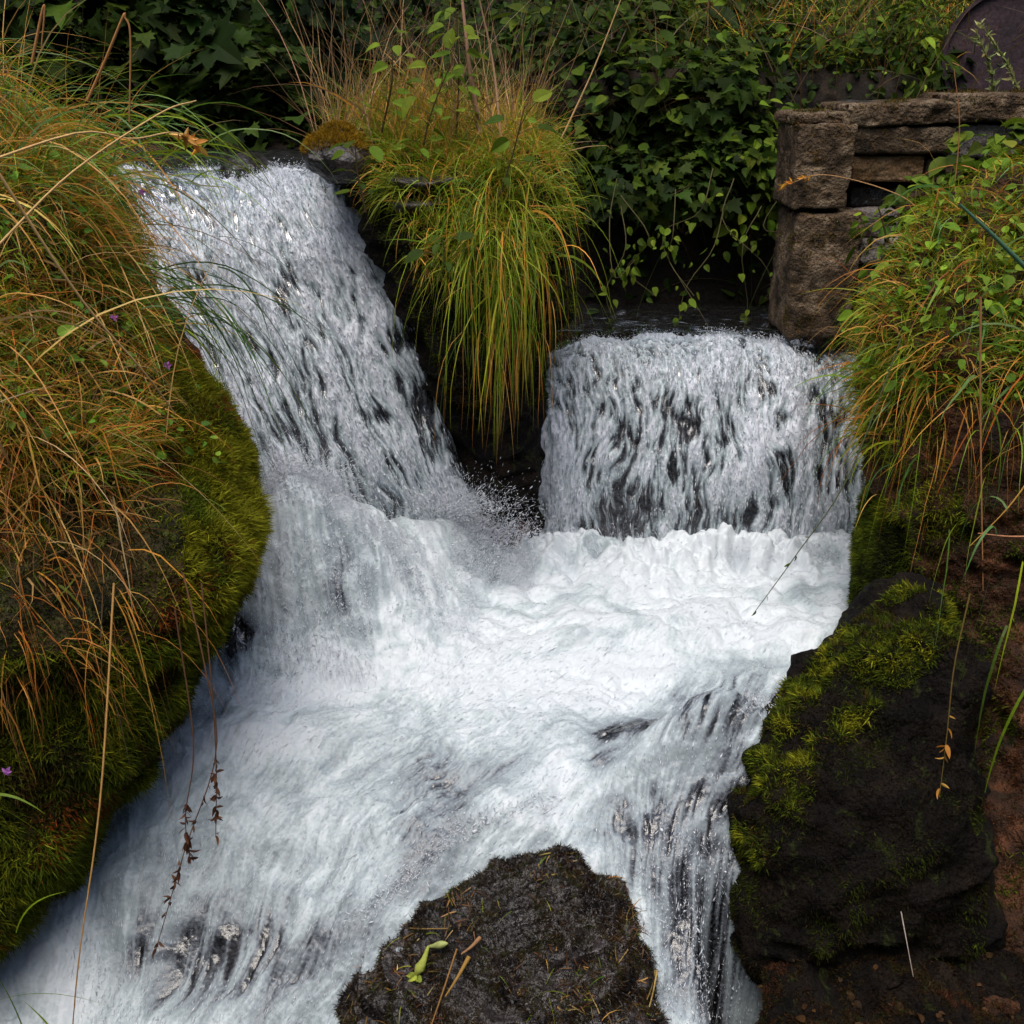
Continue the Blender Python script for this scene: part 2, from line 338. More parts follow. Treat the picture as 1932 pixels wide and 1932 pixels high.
# flow directions read off the streaks, at points on the water
FL = [(700, 1050, .8, .6), (560, 1150, .3, 1), (850, 1040, .9, .35), (470, 1200, -.15, 1), (650, 1230, .4, .9), (1300, 1100, -1, .25), (1550, 1100, -1, .2), (1000, 1150, -.9, .35), (1000, 1280, -1, .35),
      (1300, 1300, -.7, .8), (1420, 1340, .15, 1), (1230, 1360, -.8, .6), (1100, 1450, -1, .55), (800, 1480, -1, .5), (600, 1450, -1, .45), (600, 1700, -.95, .8), (450, 1550, -.9, .8), (400, 1850, -.6, 1), (150, 1750, -.05, 1), (200, 1650, 0, 1),
      (1000, 1570, -1, .55), (800, 1720, -1, .6), (620, 1880, -.95, .85), (700, 1600, -1, .6), (1180, 1650, .6, 1), (1300, 1750, 0, 1), (1350, 1900, -.05, 1), (1530, 1230, -.8, .7), (1450, 1430, -.9, .8), (1380, 1560, -.35, 1)]
fp, fd = [], []
for u, v, dx, dy in FL:
    z0 = 0 if v < 1350 else -.1-.0009*(v-1350); a_ = PZ(u, v, z0); b_ = PZ(u+dx*20, v+dy*20, z0); fp.append(a_[:2]); d_ = b_[:2]-a_[:2]; fd.append(d_/np.linalg.norm(d_))
fp, fd = np.array(fp), np.array(fd)
def flow(x, y):
    s = np.zeros(x.shape+(2,)); 
    for p_, d_ in zip(fp, fd):
        s += (1/((x-p_[0])**2+(y-p_[1])**2+.012)**1.6)[..., None]*d_
    return s/(np.linalg.norm(s, axis=-1, keepdims=True)+1e-9)
# coarse flow table, then noise dragged along the flow
tx = np.linspace(-3.3, 3.0, 260); ty = np.linspace(1.3, 5.2, 200); TX, TY = np.meshgrid(tx, ty, indexing='xy'); FT = flow(TX, TY)
def flo(x, y):
    i = np.clip((x+3.3)/6.3*259, 0, 258.99); j = np.clip((y-1.3)/3.9*199, 0, 198.99); i0, j0 = i.astype(int), j.astype(int); fx, fy = (i-i0)[..., None], (j-j0)[..., None]
    return (FT[j0, i0]*(1-fx)+FT[j0, i0+1]*fx)*(1-fy)+(FT[j0+1, i0]*(1-fx)+FT[j0+1, i0+1]*fx)*fy
def lic(x, y, grain, length, k, n=14):
    acc = t2(x, y, grain, grain, k)*1.0; tot = 1.0
    for sgn in (1, -1):
        px, py = x.copy(), y.copy()
        for i in range(1, n+1):
            d_ = flo(px, py); px = px+sgn*d_[..., 0]*length/n; py = py+sgn*d_[..., 1]*length/n; w_ = 1-.8*i/n
            acc += w_*t2(px, py, grain, grain, k); tot += w_
    return acc/np.std(acc)
wx = .03*t2(X, Y, .3, .3, 2)+.010*t2(X, Y, .07, .07, 1); wy = .03*t2(X, Y, .3, .3, 0)+.010*t2(X, Y, .07, .07, 2)
s0 = lic(X+wx, Y+wy, .005, .045, 1, 8); s1 = lic(X+wx, Y+wy, .011, .06, 0, 10); s2 = lic(X+wx, Y+wy, .035, .10, 1); s3 = lic(X+wx, Y+wy, .12, .2, 2)
W = water_base(X, Y)
und = lambda u, v, su, sv: None
U_, V_ = proj(np.stack([X, Y, W], -1))
def patch(lst):
    """clear-water patches, each centred on a spot of the water (given by its place in the view), with its size in metres"""
    o = 0
    for u, v, rx, ry, k in lst:
        z0 = 0 if v < 1350 else -.1-.0009*(v-1350); c_ = PZ(u, v, z0)
        if v < 1260 and u < 700: c_ = P(u, v, 3.4+(1260-v)/350*.5)
        o = o+k*np.exp(-((X-c_[0])/rx)**2-((Y-c_[1])/ry)**2)
    return o
clear = patch([(1400, 1370, .15, .10, .2), (1150, 1430, .14, .07, .3), (1230, 1410, .10, .05, .2), (880, 1500, .22, .14, .35), (760, 1650, .25, .12, .38), (850, 1770, .15, .05, .2),
               (400, 1850, .22, .10, .20), (560, 1800, .18, .07, .22), (270, 1830, .05, .08, .3), (400, 1320, .16, .06, .55), (430, 1220, .08, .10, .9), (400, 1170, .10, .12, .6), (500, 1265, .09, .04, .6), (620, 1120, .07, .03, .25), (700, 1180, .10, .03, .2), (760, 980, .1, .03, .2),
               (1240, 1590, .22, .06, .45), (1270, 1670, .15, .09, .45), (1440, 1850, .10, .16, .25), (1340, 1760, .07, .1, .2), (1330, 1800, .2, .1, .40), (1450, 1880, .16, .1, .25), (1180, 1640, .10, .06, .3), (1600, 1200, .14, .06, .3), (1450, 1180, .2, .05, .12), (1120, 1490, .07, .05, .4),
               (1020, 1330, .25, .05, .12), (700, 1400, .3, .05, .08), (60, 1760, .15, .05, .25), (930, 1090, .1, .08, .2)])
cl = np.minimum(clear, .75); wx2 = .05*t2(X, Y, .22, .22, 1)+wx; wy2 = .05*t2(X, Y, .22, .22, 0)+wy
tb = fbm(np.stack([X+wx2, Y*1.2+wy2, 0*X], -1), .34, 6, 77); tb2 = fbm(np.stack([X+2*wx2, Y+2*wy2, W], -1), .10, 5, 78)
cl = np.minimum(clear, .85); foam = .66-.66*cl+.030*s0*(1+2.5*cl)+.030*s1*(1+3*cl)+.035*s2*(1+2.5*cl)+.05*s3*(.6+cl)+.55*tb+.30*tb2
def pu(u, v, ru, rv, k, tilt=0.):
    du, dv_ = U_-u, V_-v; ca, sa = math.cos(tilt), math.sin(tilt); return k*np.exp(-(((du*ca+dv_*sa)/ru)**2+((-du*sa+dv_*ca)/rv)**2)**1.5)
hump = pu(1390, 1262, 110, 16, .25, -.08)+pu(1230, 1340, 90, 14, .2, -.6)+pu(1230, 1432, 95, 24, .25, -.2)+pu(1270, 1590, 150, 26, .2, .1)+pu(1330, 1740, 80, 110, .22)+pu(435, 1215, 62, 62, .55)+pu(1180, 1255, 150, 30, .12)+pu(1540, 1200, 90, 26, .2, -.3)+pu(860, 1480, 190, 50, .15, -.5)+pu(740, 1680, 200, 60, .2, -.7)
foam = foam+.08-hump*(1+.38*s1+.3*s2+.25*s0); cl = np.minimum(cl+hump, 1)
for m_, tg in ((pu(1350, 1335, 150, 72, 1, -.35), .36), (pu(1275, 1640, 135, 85, 1, .15), .30), (pu(1350, 1800, 80, 130, 1), .34), (pu(840, 1490, 190, 50, .6, -.5), .44), (pu(420, 1840, 150, 60, .8, -.2), .42), (pu(720, 1690, 190, 60, .5, -.6), .46)):
    foam = foam*(1-m_)+m_*(tg+.10*s1+.075*s2+.07*s0+.10*tb); cl = np.minimum(cl+.6*m_, 1)
near = sm(3.3, 2.4, Y); calm = sm(3.2, 3.9, Y)*sm(-.5, .2, X)
foam = foam-.17*near+.12*calm
H = (.0006*s0+.0010*s1+.0025*s2)*(1-.6*calm)*(.7+1.2*np.minimum(cl, 1))+.008*s3
lump = fbm(np.stack([X, Y*1.4, 0*X+W*2], -1), .26, 4, 11); lump2 = 1-2*np.abs(n3(np.stack([X, Y, W], -1), .11, 4))
base_r = np.exp(-((Y-4.38)/.16)**2)*sm(-.05, .15, X)*sm(2.0, 1.4, X)
mnd = np.exp(-((U_-640)/190)**2-((V_-1010)/130)**2); lump3 = fbm(np.stack([X+wx, Y+wy, W], -1), .06, 4, 14); H = H+mnd*(.04*lump+.018*lump3+.006*s1+.010*s2)+.030*lump-.014*lump2*(.3+calm)+.018*lump3+base_r*(.04-.012*lump2+.13*lump+.06*lump3)
W2 = W+H; PW = np.stack([X, Y, W2], -1)
tag(mk('water', PW.reshape(-1, 3), [gridf(900, 1000)], M_water, attrs={'foam': foam}), 'foaming white stream rushing between the mossy rocks', 'water', kind='structure')
bx = np.linspace(-3, 2.7, 240); by = np.linspace(1.4, 4.95, 200); BX, BY = np.meshgrid(bx, by, indexing='xy'); BZ = water_base(BX, BY)-.07
Bg = np.stack([BX, BY, BZ], -1); Bg[..., 2] += -.05+.05*fbm(Bg, .15, 4, 21)
tag(mk('stream_bed', Bg.reshape(-1, 3), [gridf(200, 240)], M_bed), 'dark wet stream bed under the white water', 'stream bed', kind='structure')

# ------------------------------------------------------------------ the two falls
def fall(name, rows, ns, nt, holes, label, seed, dens, bias, lenk):
    Rr = interp_rows(rows, ns)                                    # v, uL, uR, Y
    t = np.linspace(0, 1, nt); G = np.zeros((ns, nt, 3))
    for i, (v, uL, uR, Yc, bow, dY) in enumerate(Rr):
        vv = v+bow*1.3*np.abs(2*t-1)**3.5
        G[i] = P(uL+(uR-uL)*t, vv, Yc+.10*(2*t-1)**2+dY*t)
    n = gnormal(G)
    if n[ns//2, nt//2, 1] > 0: n = -n
    ds = np.linalg.norm(np.gradient(G, axis=0), axis=-1); S = np.cumsum(ds, 0); Tm = np.linalg.norm(G[ns//2, -1]-G[ns//2, 0])*t[None]+0*S
    wob = .02*t2(S, Tm, .25, .12, 1)+.007*t2(S, Tm, .06, .05, 2); Tw = Tm+wob; sN = S/S.max()
    k = 1+lenk*sN
    a1 = t2(S/k, Tw, .020, .012, 0); a2 = t2(S/k, Tw+.01*a1, .045, .026, 1); a0 = t2(S/(1+.5*k), Tw, .011, .006, 2); a3 = t2(S, Tm, .13, .07, 2); a4 = t2(S, Tm, .35, .16, 0)
    U, V = proj(G); ho = 0
    for u, v, ru, rv, kk in holes: ho = ho+kk*np.exp(-(((U-u+9*a3)/ru)**2+((V-v+14*a3)/rv)**2)**1.4)
    f = bias-.12*sN-1.15*ho*(1+.35*a2)+.13*a0+.21*a1+.12*a2+.11*a3+.10*a4
    edge = np.minimum(t, 1-t)[None]*4; f = f-.35*np.exp(-edge*9)*(1+a2)
    D = .0025*a0+.005*a1+.005*a2+.007*a3+.014*a4
    G2 = G+n*D[..., None]
    o = mk(name, G2.reshape(-1, 3), [gridf(ns, nt)], M_fall, attrs={'foam': f}); tag(o, label, 'waterfall', kind='structure')
    # rock face behind
    q = G[::5, ::5]-n[::5, ::5]*.09; q = q-n[::5, ::5]*(.05*fbm(q, .18, 4, seed)[..., None])
    # drops and threads of water thrown off the sheet
    m = dens; i = (R.random(m)**.85*(ns-2)).astype(int)+1; j = np.clip((R.random(m)*1.02-.01)*(nt-1), 0, nt-1).astype(int)
    tang = unit(np.gradient(G, axis=0)); pos = G2[i, j]+n[i, j]*np.abs(R.standard_normal(m)[:, None])*.018+R.standard_normal((m, 3))*.004
    keep = R.random(m) < np.clip(f[i, j]*1.5-.35, .02, 1); pos = pos[keep]; i, j = i[keep], j[keep]; m = len(pos)
    dv = tang[i, j]+R.standard_normal((m, 3))*.07; Ls = (.010+.022*sN[i, j]*lenk/2)*np.exp(R.standard_normal(m)*.45); wd = .0016*np.exp(R.standard_normal(m)*.45)
    V_, F_ = shards(pos, dv, Ls, wd)
    sp_o = mk('spray', V_, [F_], M_spray, o, smooth=True, attrs={'foam': np.repeat(R.uniform(.35, 1.15, m), 6)})
    return q, (ns//5 if ns % 5 == 0 else ns//5+1), (nt//5 if nt % 5 == 0 else nt//5+1)
qL, a_, b_ = fall('waterfall', [(324, 150, 590, 5.5, 0, 0), (324, 160, 640, 5.0, 0, 0), (334, 180, 648, 4.78, 0, 0), (380, 190, 672, 4.62, 0, 0), (480, 205, 715, 4.48, 0, 0), (600, 250, 770, 4.34, 0, .04), (750, 310, 825, 4.18, 0, .12), (900, 380, 880, 4.0, 0, .26), (1010, 430, 930, 3.92, 0, .42), (1080, 450, 940, 3.90, 0, .45)], 420, 400,
     [(540, 540, 28, 50, .6), (475, 445, 15, 25, .5), (470, 640, 35, 25, .4), (690, 765, 45, 25, .5), (520, 800, 30, 40, .5), (600, 650, 30, 40, .45), (400, 700, 25, 40, .35), (560, 450, 20, 15, .35), (650, 480, 15, 30, .3), (640, 590, 30, 25, .35), (780, 720, 30, 90, .3), (290, 345, 90, 25, .45), (470, 860, 40, 30, .5), (820, 830, 40, 60, .3), (740, 620, 18, 60, .25)],
     'taller upper waterfall slanting down left of the grassy rock spur', 31, 60000, .76, 1.7)
qR, a2_, b2_ = fall('waterfall', [(636, 1040, 1560, 5.5, 26, 0), (634, 1030, 1600, 5.15, 30, 0), (642, 1025, 1640, 4.95, 28, 0), (664, 1020, 1660, 4.83, 20, 0), (720, 1016, 1670, 4.73, 8, 0), (850, 1016, 1670, 4.62, 0, 0), (960, 1014, 1665, 4.56, 0, 0), (1060, 1012, 1660, 4.52, 0, 0), (1110, 1008, 1660, 4.50, 0, 0)], 360, 460,
     [(1290, 800, 28, 60, .75), (1270, 870, 30, 30, .6), (1450, 735, 18, 22, .7), (1480, 880, 25, 45, .65), (1395, 640, 15, 12, .5), (1465, 785, 15, 20, .5), (1560, 780, 22, 25, .5), (1350, 800, 15, 40, .4), (1240, 760, 15, 20, .4), (1410, 960, 25, 35, .55), (1200, 950, 50, 60, .4), (1310, 960, 30, 50, .45), (1550, 900, 25, 30, .35), (1120, 900, 25, 50, .25), (1490, 930, 20, 40, .4), (1360, 900, 20, 40, .35), (1180, 1000, 40, 30, .35), (1390, 1010, 60, 25, .3), (1100, 655, 60, 10, .3)],
     'shorter lower waterfall dropping below the stone wall', 41, 66000, .70, 1.2)
for q, lb in ((qL, 'black wet rock face behind the upper waterfall'), (qR, 'black wet rock face behind the lower waterfall')):
    nr, nc = q.shape[:2]; back = q+np.array([0, .5, -.25]); VV = np.concatenate([q, back[::-1]], 0)
    tag(mk('cliff_rock', VV.reshape(-1, 3), [gridf(nr*2, nc)], M_bed), lb, 'rock')
# calm dark water above the right fall and above the left fall
for (x0, x1, y0, y1, z, lb) in ((.1, 1.45, 5.05, 5.75, .87, 'dark calm water above the lower waterfall'), (-2.4, -.8, 4.95, 7.0, 1.60, 'calm water above the upper waterfall')):
    gx, gy = np.meshgrid(np.linspace(x0, x1, 160), np.linspace(y0, y1, 80), indexing='xy'); g = np.stack([gx, gy, z+.006*t2(gx, gy, .09, .05, 1)+.003*t2(gx, gy, .03, .02, 0)], -1)
    tag(mk('upper_pool_water', g.reshape(-1, 3), [gridf(80, 160)], M_water, attrs={'foam': np.full(80*160, -.4)+.12*t2(gx, gy, .05, .03, 0).ravel()}), lb, 'water', kind='structure')

# ------------------------------------------------------------------ rocks and banks
bank = boulder([(215, -900, 20, 3.55, .45), (300, -950, 150, 3.5, .65), (400, -950, 190, 3.45, .8), (520, -950, 235, 3.45, .9), (640, -950, 300, 3.4, .95), (760, -950, 392, 3.35, 1.0), (880, -900, 478, 3.25, .95), (990, -900, 505, 3.15, .9), (1070, -850, 482, 3.1, .85),
                (1130, -850, 432, 3.02, .8), (1200, -800, 372, 2.95, .75), (1330, -750, 350, 2.85, .68), (1430, -700, 315, 2.75, .6), (1530, -700, 252, 2.65, .5), (1640, -650, 160, 2.55, .42), (1710, -650, 70, 2.48, .38), (1770, -600, -30, 2.42, .34), (1900, -600, -150, 2.35, .3)], 340, 340, .11, .32, 2.2, 1, .04, .09)
e_bank = empty('mossy_bank', P(0, 1800, 2.6), 'huge moss-covered boulder bank draped with dry straw-coloured grass beside the stream', 'mossy rock')
mk('rock_body', bank[0], [bank[1]], M_bank, e_bank)
spur = boulder([(262, 640, 900, 4.95, .2), (280, 600, 990, 4.9, .5), (330, 650, 1050, 4.85, .55), (400, 690, 1075, 4.78, .58), (520, 745, 1082, 4.7, .58), (600, 775, 1050, 4.70, .56), (680, 810, 1026, 4.72, .5), (760, 838, 1020, 4.74, .44), (900, 880, 1018, 4.78, .38), (1040, 905, 1020, 4.82, .34), (1120, 905, 1020, 4.84, .3)], 240, 260, .09, .20, 2.4, 2, .03, .05, .03)
e_spur = empty('rock_spur', P(960, 1060, 4.4), 'dark rock spur between the two waterfalls, topped with overhanging green grass', 'rock')
mk('rock_body', spur[0], [spur[1]], M_boulder, e_spur)
rbank = boulder([(340, 1850, 3100, 4.3, .4), (420, 1760, 3100, 4.2, .55), (520, 1690, 3100, 4.1, .65), (620, 1640, 3050, 4.0, .7), (720, 1632, 3000, 3.95, .72), (800, 1635, 3000, 3.85, .7), (900, 1650, 2900, 3.75, .65), (1000, 1680, 2800, 3.65, .6), (1100, 1730, 2700, 3.5, .55), (1250, 1790, 2700, 3.25, .5), (1450, 1815, 2600, 2.95, .42), (1650, 1790, 2500, 2.7, .36), (1800, 1720, 2500, 2.5, .34), (1950, 1620, 2400, 2.35, .32), (2100, 1560, 2300, 2.25, .3)], 340, 340, .10, .30, 2.2, 3, .05, .055, .008)
e_rb = empty('rocky_bank', P(1932, 1500, 3.2), 'reddish brown rocky bank at the right edge with green grass on top', 'rock bank')
mk('rock_body', rbank[0], [rbank[1]], M_redrock, e_rb)
bld = boulder([(1120, 1690, 1785, 3.22, .16), (1165, 1625, 1825, 3.18, .22), (1230, 1590, 1838, 3.10, .26), (1330, 1500, 1848, 2.98, .27), (1430, 1428, 1850, 2.84, .27), (1560, 1393, 1860, 2.68, .24), (1680, 1392, 1870, 2.60, .20), (1780, 1412, 1870, 2.56, .16), (1850, 1455, 1870, 2.54, .12), (1960, 1480, 1860, 2.54, .10), (2060, 1500, 1860, 2.54, .08)], 220, 200, .05, .25, 2.6, 4, .03, .07, .035)
e_bl = empty('boulder', P(1600, 1880, 2.8), 'large dark boulder with bright green moss on its upper left slope, right of the stream', 'boulder')
mk('rock_body', bld[0], [bld[1]], M_boulder, e_bl)
sml = boulder([(900, 1668, 1760, 3.82, .2), (960, 1632, 1800, 3.8, .26), (1040, 1618, 1810, 3.76, .28), (1110, 1610, 1800, 3.72, .28), (1160, 1612, 1790, 3.68, .26), (1230, 1620, 1780, 3.64, .24)], 140, 110, .03, .15, 2.4, 5, .012, .04)
e_sm = empty('mossy_rock', P(1700, 1220, 3.7), 'small green mossy rock wedged above the large dark boulder', 'mossy rock')
mk('rock_body', sml[0], [sml[1]], M_boulder, e_sm)
frk = boulder([(1600, 1035, 1070, 2.66, .02), (1630, 990, 1115, 2.63, .06), (1665, 915, 1160, 2.58, .12), (1700, 845, 1195, 2.53, .17), (1750, 765, 1215, 2.48, .20), (1800, 705, 1232, 2.42, .22), (1880, 665, 1240, 2.34, .25), (1960, 645, 1245, 2.28, .26), (2100, 625, 1260, 2.2, .28)], 300, 260, .05, .13, 2.0, 6, .022, .04, .015)
e_fr = empty('foreground_rock', P(960, 2000, 2.3), 'dark brown rock in front, covered in wet rotting moss and straw bits', 'rock')
mk('rock_body', frk[0], [frk[1]], M_wetrock, e_fr)
def rock(name, rows, lab, mat, seed, amp=.02, cat='rock', nn_=90, **k):
    b = boulder(rows, nn_, int(nn_*.8), amp, .12, 2.5, seed, .008, .03, **k); o = mk(name, b[0], [b[1]], mat); tag(o, lab, cat); return b, o
capr, o_cap = rock('rock', [(250, 600, 665, 4.50, .10), (268, 575, 692, 4.48, .16), (295, 568, 705, 4.46, .18), (320, 590, 705, 4.46, .16), (340, 620, 695, 4.46, .12)], 'blackish rock with an orange moss cap at the right end of the upper crest', M_wetrock, 11)
rock('rock', [(298, 440, 490, 5.0, .12), (308, 420, 510, 5.0, .2), (325, 415, 515, 5.0, .2), (345, 420, 510, 5.0, .2)], 'low dark rock poking out behind the upper waterfall crest', M_wetrock, 12)
rock('flat_rock', [(318, 760, 860, 4.52, .15), (328, 722, 880, 4.50, .3), (340, 728, 880, 4.50, .3), (354, 745, 870, 4.54, .26)], 'flat dark slab of rock jutting out of the spur, upper of two', M_wetrock, 13, .01)
rock('flat_rock', [(360, 745, 850, 4.52, .18), (370, 732, 862, 4.50, .3), (384, 740, 860, 4.52, .3), (400, 755, 850, 4.54, .26)], 'flat dark slab of rock jutting out of the spur, lower of two', M_wetrock, 14, .01)
rock('wet_rock', [(1165, 430, 470, 3.62, .08), (1190, 400, 510, 3.60, .12), (1230, 385, 530, 3.56, .15), (1270, 380, 540, 3.54, .15), (1330, 370, 540, 3.5, .15)], 'black wet rock under the splash beside the mossy bank', M_wetrock, 15)
rock('wet_rock', [(890, 905, 935, 4.55, .08), (930, 895, 985, 4.54, .12), (990, 905, 1012, 4.53, .12), (1060, 905, 1015, 4.5, .12)], 'dark reddish wet rock at the foot of the spur between the falls', M_redrock, 16)
rlow, o_low = rock('wet_rock', [(1845, 1560, 1700, 2.36, .05), (1868, 1470, 1860, 2.32, .12), (1900, 1440, 2000, 2.26, .2), (1960, 1430, 2050, 2.2, .25), (2100, 1440, 2100, 2.1, .25)], 'dark low rock with leaf litter at the bottom right', M_boulder, 17, .07, nn_=220, ridge=.03)

# ------------------------------------------------------------------ stone wall with a pier
def block(c, hx, hy, hz, seed, amp=.012, r=.03, n=20, tilt=0):
    n = int(n*1.6); r = r*.55
    out, fs, o = [], [], 0
    lin = np.linspace(-1, 1, n)
    for ax_ in range(3):
        for s in (-1, 1):
            a, b = np.meshgrid(lin, lin, indexing='ij'); g = np.zeros((n, n, 3)); g[..., ax_] = s; g[..., (ax_+1) % 3] = a; g[..., (ax_+2) % 3] = b*s
            out.append(g.reshape(-1, 3)); fs.append(gridf(n, n)+o); o += n*n
    V = np.concatenate(out)*[hx, hy, hz]; inn = np.clip(V, [-hx+r, -hy+r, -hz+r], [hx-r, hy-r, hz-r]); d = V-inn; V = inn+unit(d)*r*(np.linalg.norm(d, axis=1, keepdims=True) > 1e-9)
    ct, st = math.cos(tilt), math.sin(tilt); V = np.stack([V[:, 0]*ct-V[:, 2]*st, V[:, 1], V[:, 0]*st+V[:, 2]*ct], -1)+c
    dirn = unit(V-c); V = V+dirn*(amp*fbm(V, .10, 5, seed)[:, None]-.35*amp*np.maximum(0, n3(V, .03, seed+7))[:, None]*2+amp*1.2*fbm(V, .3, 2, seed+3)[:, None])
    return V, np.concatenate(fs), np.zeros((len(V), 3))
WY = 5.0
def wpt(u, v, Y=WY): return P(u, v, Y)
e_w = empty('stone_wall', P(1540, 640, WY+.1), 'old ruined sandstone wall with a squared pier above the lower waterfall', 'stone wall')
def stone(name, u0, u1, v0, v1, mat, seed, dep=.18, Yf=4.9, **k):
    a, b = P(u0, v0, Yf), P(u1, v1, Yf); c = (a+b)/2+[0, dep, 0]
    V, f, _ = block(c, abs(b[0]-a[0])/2, dep, abs(a[2]-b[2])/2, seed, **k); return mk(name, V, [f], mat, e_w)
stone('pier_block', 1508, 1602, 232, 398, M_wall, 1, .2, 4.88, amp=.02, r=.02, n=44)
stone('pier_block', 1506, 1604, 403, 640, M_wall, 2, .2, 4.88, amp=.022, r=.04, n=44)
for k_, (u0, u1, v0, v1, tl) in enumerate([(1508, 1660, 210, 234, .03), (1600, 1850, 192, 236, .035), (1800, 2200, 176, 230, .0)]):
    stone('coping_stone', u0, u1, v0, v1, M_wall, 10+k_, .22, 4.90, amp=.03, r=.03, n=60, tilt=tl)
sp_ = [(1605, 1800, 240, 290, M_wall, 4.93), (1800, 2050, 236, 300, M_wall3, 4.95), (1608, 1740, 293, 345, M_wall2, 4.95), (1750, 1900, 300, 350, M_wall, 4.98), (1606, 1700, 350, 392, M_wetrock, 5.03), (1610, 1690, 396, 447, M_wall3, 4.93), (1700, 1850, 360, 420, M_wall, 5.0),  # black set-back stone stands in for the shade of a gap
      (1612, 1720, 452, 500, M_wall3, 4.9), (1620, 1760, 505, 560, M_wall, 4.92), (1615, 1740, 565, 640, M_wall, 4.95), (1905, 2150, 305, 400, M_wall, 4.98), (1730, 1900, 425, 500, M_wall, 5.0)]
for k_, (u0, u1, v0, v1, mt, yf) in enumerate(sp_): stone('wall_stone', u0, u1, v0, v1, mt, 20+k_, .16, yf, amp=.018, r=.03, n=26)
V, f, _ = block((P(1600, 420, 5.3)+P(2300, 420, 5.3))/2, 1.0, .12, .55, 77, .02, .03, 20); mk('wall_core', V, [f], M_wetrock, e_w)
cps = [o for o in e_w.children if o.name.startswith(('coping_stone', 'pier_block'))]
for k_, o in enumerate(cps):
    vv_ = np.empty(len(o.data.vertices)*3, np.float32); o.data.vertices.foreach_get('co', vv_); vv_ = vv_.reshape(-1, 3).astype(float); ff_ = np.array([p_.vertices[:] for p_ in o.data.polygons])
    WALLB = globals().setdefault('WALLB', []); WALLB.append((vv_, ff_))
# dark rounded iron end, top right
def disc(c, r, th, nrm, n=64):
    nrm = unit(np.array(nrm, float)); a = unit(np.cross(nrm, [0, 0, 1])); b = np.cross(a, nrm); tt = np.linspace(0, 2*math.pi, n, endpoint=False)
    ring = lambda rr, d: c+nrm*d+rr*(a*np.cos(tt)[:, None]+b*np.sin(tt)[:, None])
    return np.concatenate([ring(rr, d) for rr, d in ((.001, 0), (r*.5, .0), (r*.93, .0), (r*.94, .03), (r, .03), (r, -th), (.001, -th))]), gridf(7, n, True)
dc = P(1905, 105, 6.2); e_d = empty('metal_drum', dc+[0, .2, -.3], 'dark purple round end of an old metal drum lying at the top right', 'drum')
V, f = disc(dc, .345, .7, (-.25, -1, .12)); mk('drum_body', V, [f], M_iron, e_d, smooth=False)

# ------------------------------------------------------------------ moss
def moss(par, body, n, poly, cols, L=(.012, .028), wd=.004, name='moss', thr=None, sc=.15, seed=0, up=.6, bare=-9):
    p, nn = sample(body[0], body[1], n*4); u, v = proj(p); k = inpoly(u, v, poly) & ((nn*(p-[0, 0, CAMZ])).sum(1) < .5); k &= np.cumsum(k) <= n*.45; 
    no = fbm(p, sc, 3, seed+60); k &= (no > bare)
    p, nn, no = p[k], nn[k], no[k]; m = len(p); cols = np.asarray(cols, float)
    t = np.clip(.5+no*1.6+R.standard_normal(m)*.15, 0, 1)*(len(cols)-1); i = np.minimum(t.astype(int), len(cols)-2); fr_ = (t-i)[:, None]
    c = (cols[i]*(1-fr_)+cols[i+1]*fr_)*np.exp(R.standard_normal((m, 1))*.35)
    d = nn+np.array([0, 0, up])+R.standard_normal((m, 3))*.45
    V, f, C = blades(p-nn*.003, d, R.uniform(*L, m)*(1+.8*no), wd, .5, 2, c, wob=.3)
    return mk(name, V, [f], M_wetmoss if par is e_fr else M_moss, par, smooth=False, colr=C)
GR, YG, BR, RD, DK = (.075, .105, .007), (.20, .20, .012), (.08, .045, .012), (.20, .05, .010), (.025, .032, .006)
moss(e_bank, bank, 150000, [(-300, 560), (260, 560), (420, 720), (520, 880), (530, 1050), (420, 1250), (400, 1400), (300, 1600), (100, 1800), (-300, 1850)], [DK, GR, YG, GR, BR, RD, RD], sc=.3, seed=1, L=(.014, .034))
moss(e_bank, bank, 260000, [(290, 640), (420, 740), (530, 880), (530, 1080), (420, 1250), (330, 1250), (350, 1000), (330, 820)], [GR, YG, YG, YG], sc=.12, seed=9, L=(.016, .050))
moss(e_bank, bank, 200000, [(-100, 1250), (400, 1200), (400, 1400), (300, 1600), (100, 1800), (-100, 1850)], [BR, DK, GR, YG, GR], sc=.14, seed=10, L=(.016, .050))
moss(e_spur, spur, 50000, [(640, 300), (1100, 300), (1100, 700), (1030, 900), (1030, 760), (860, 780), (700, 420)], [(.02, .012, .006), DK, GR, (.012, .012, .004), BR], sc=.2, seed=2)
moss(e_bl, bld, 60000, [(1700, 1100), (1840, 1140), (1800, 1220), (1650, 1350), (1560, 1440), (1520, 1540), (1440, 1640), (1385, 1620), (1385, 1480), (1480, 1290), (1590, 1190)], [DK, BR, DK, GR, GR, YG], sc=.08, seed=3, bare=-.15, L=(.010, .032))
moss(e_bl, bld, 120000, [(1380, 1400), (1850, 1100), (1860, 1700), (1860, 1950), (1450, 1950), (1380, 1800)], [(.003, .002, .001), (.010, .006, .003), (.006, .008, .002), (.018, .010, .005), (.03, .04, .004)], sc=.10, seed=33, L=(.006, .018), up=-.1)  # front moss, its tones blackened to carry the shade under the overhang
moss(e_sm, sml, 50000, [(1590, 880), (1820, 880), (1820, 1040), (1700, 1080), (1650, 1200), (1590, 1250)], [DK, GR, GR, YG], sc=.12, seed=4, L=(.018, .04))
moss(e_rb, rbank, 60000, [(1600, 650), (1760, 650), (1800, 900), (1830, 1000), (1760, 1100), (1620, 1020)], [BR, GR, YG, GR], sc=.15, seed=5, L=(.018, .04))
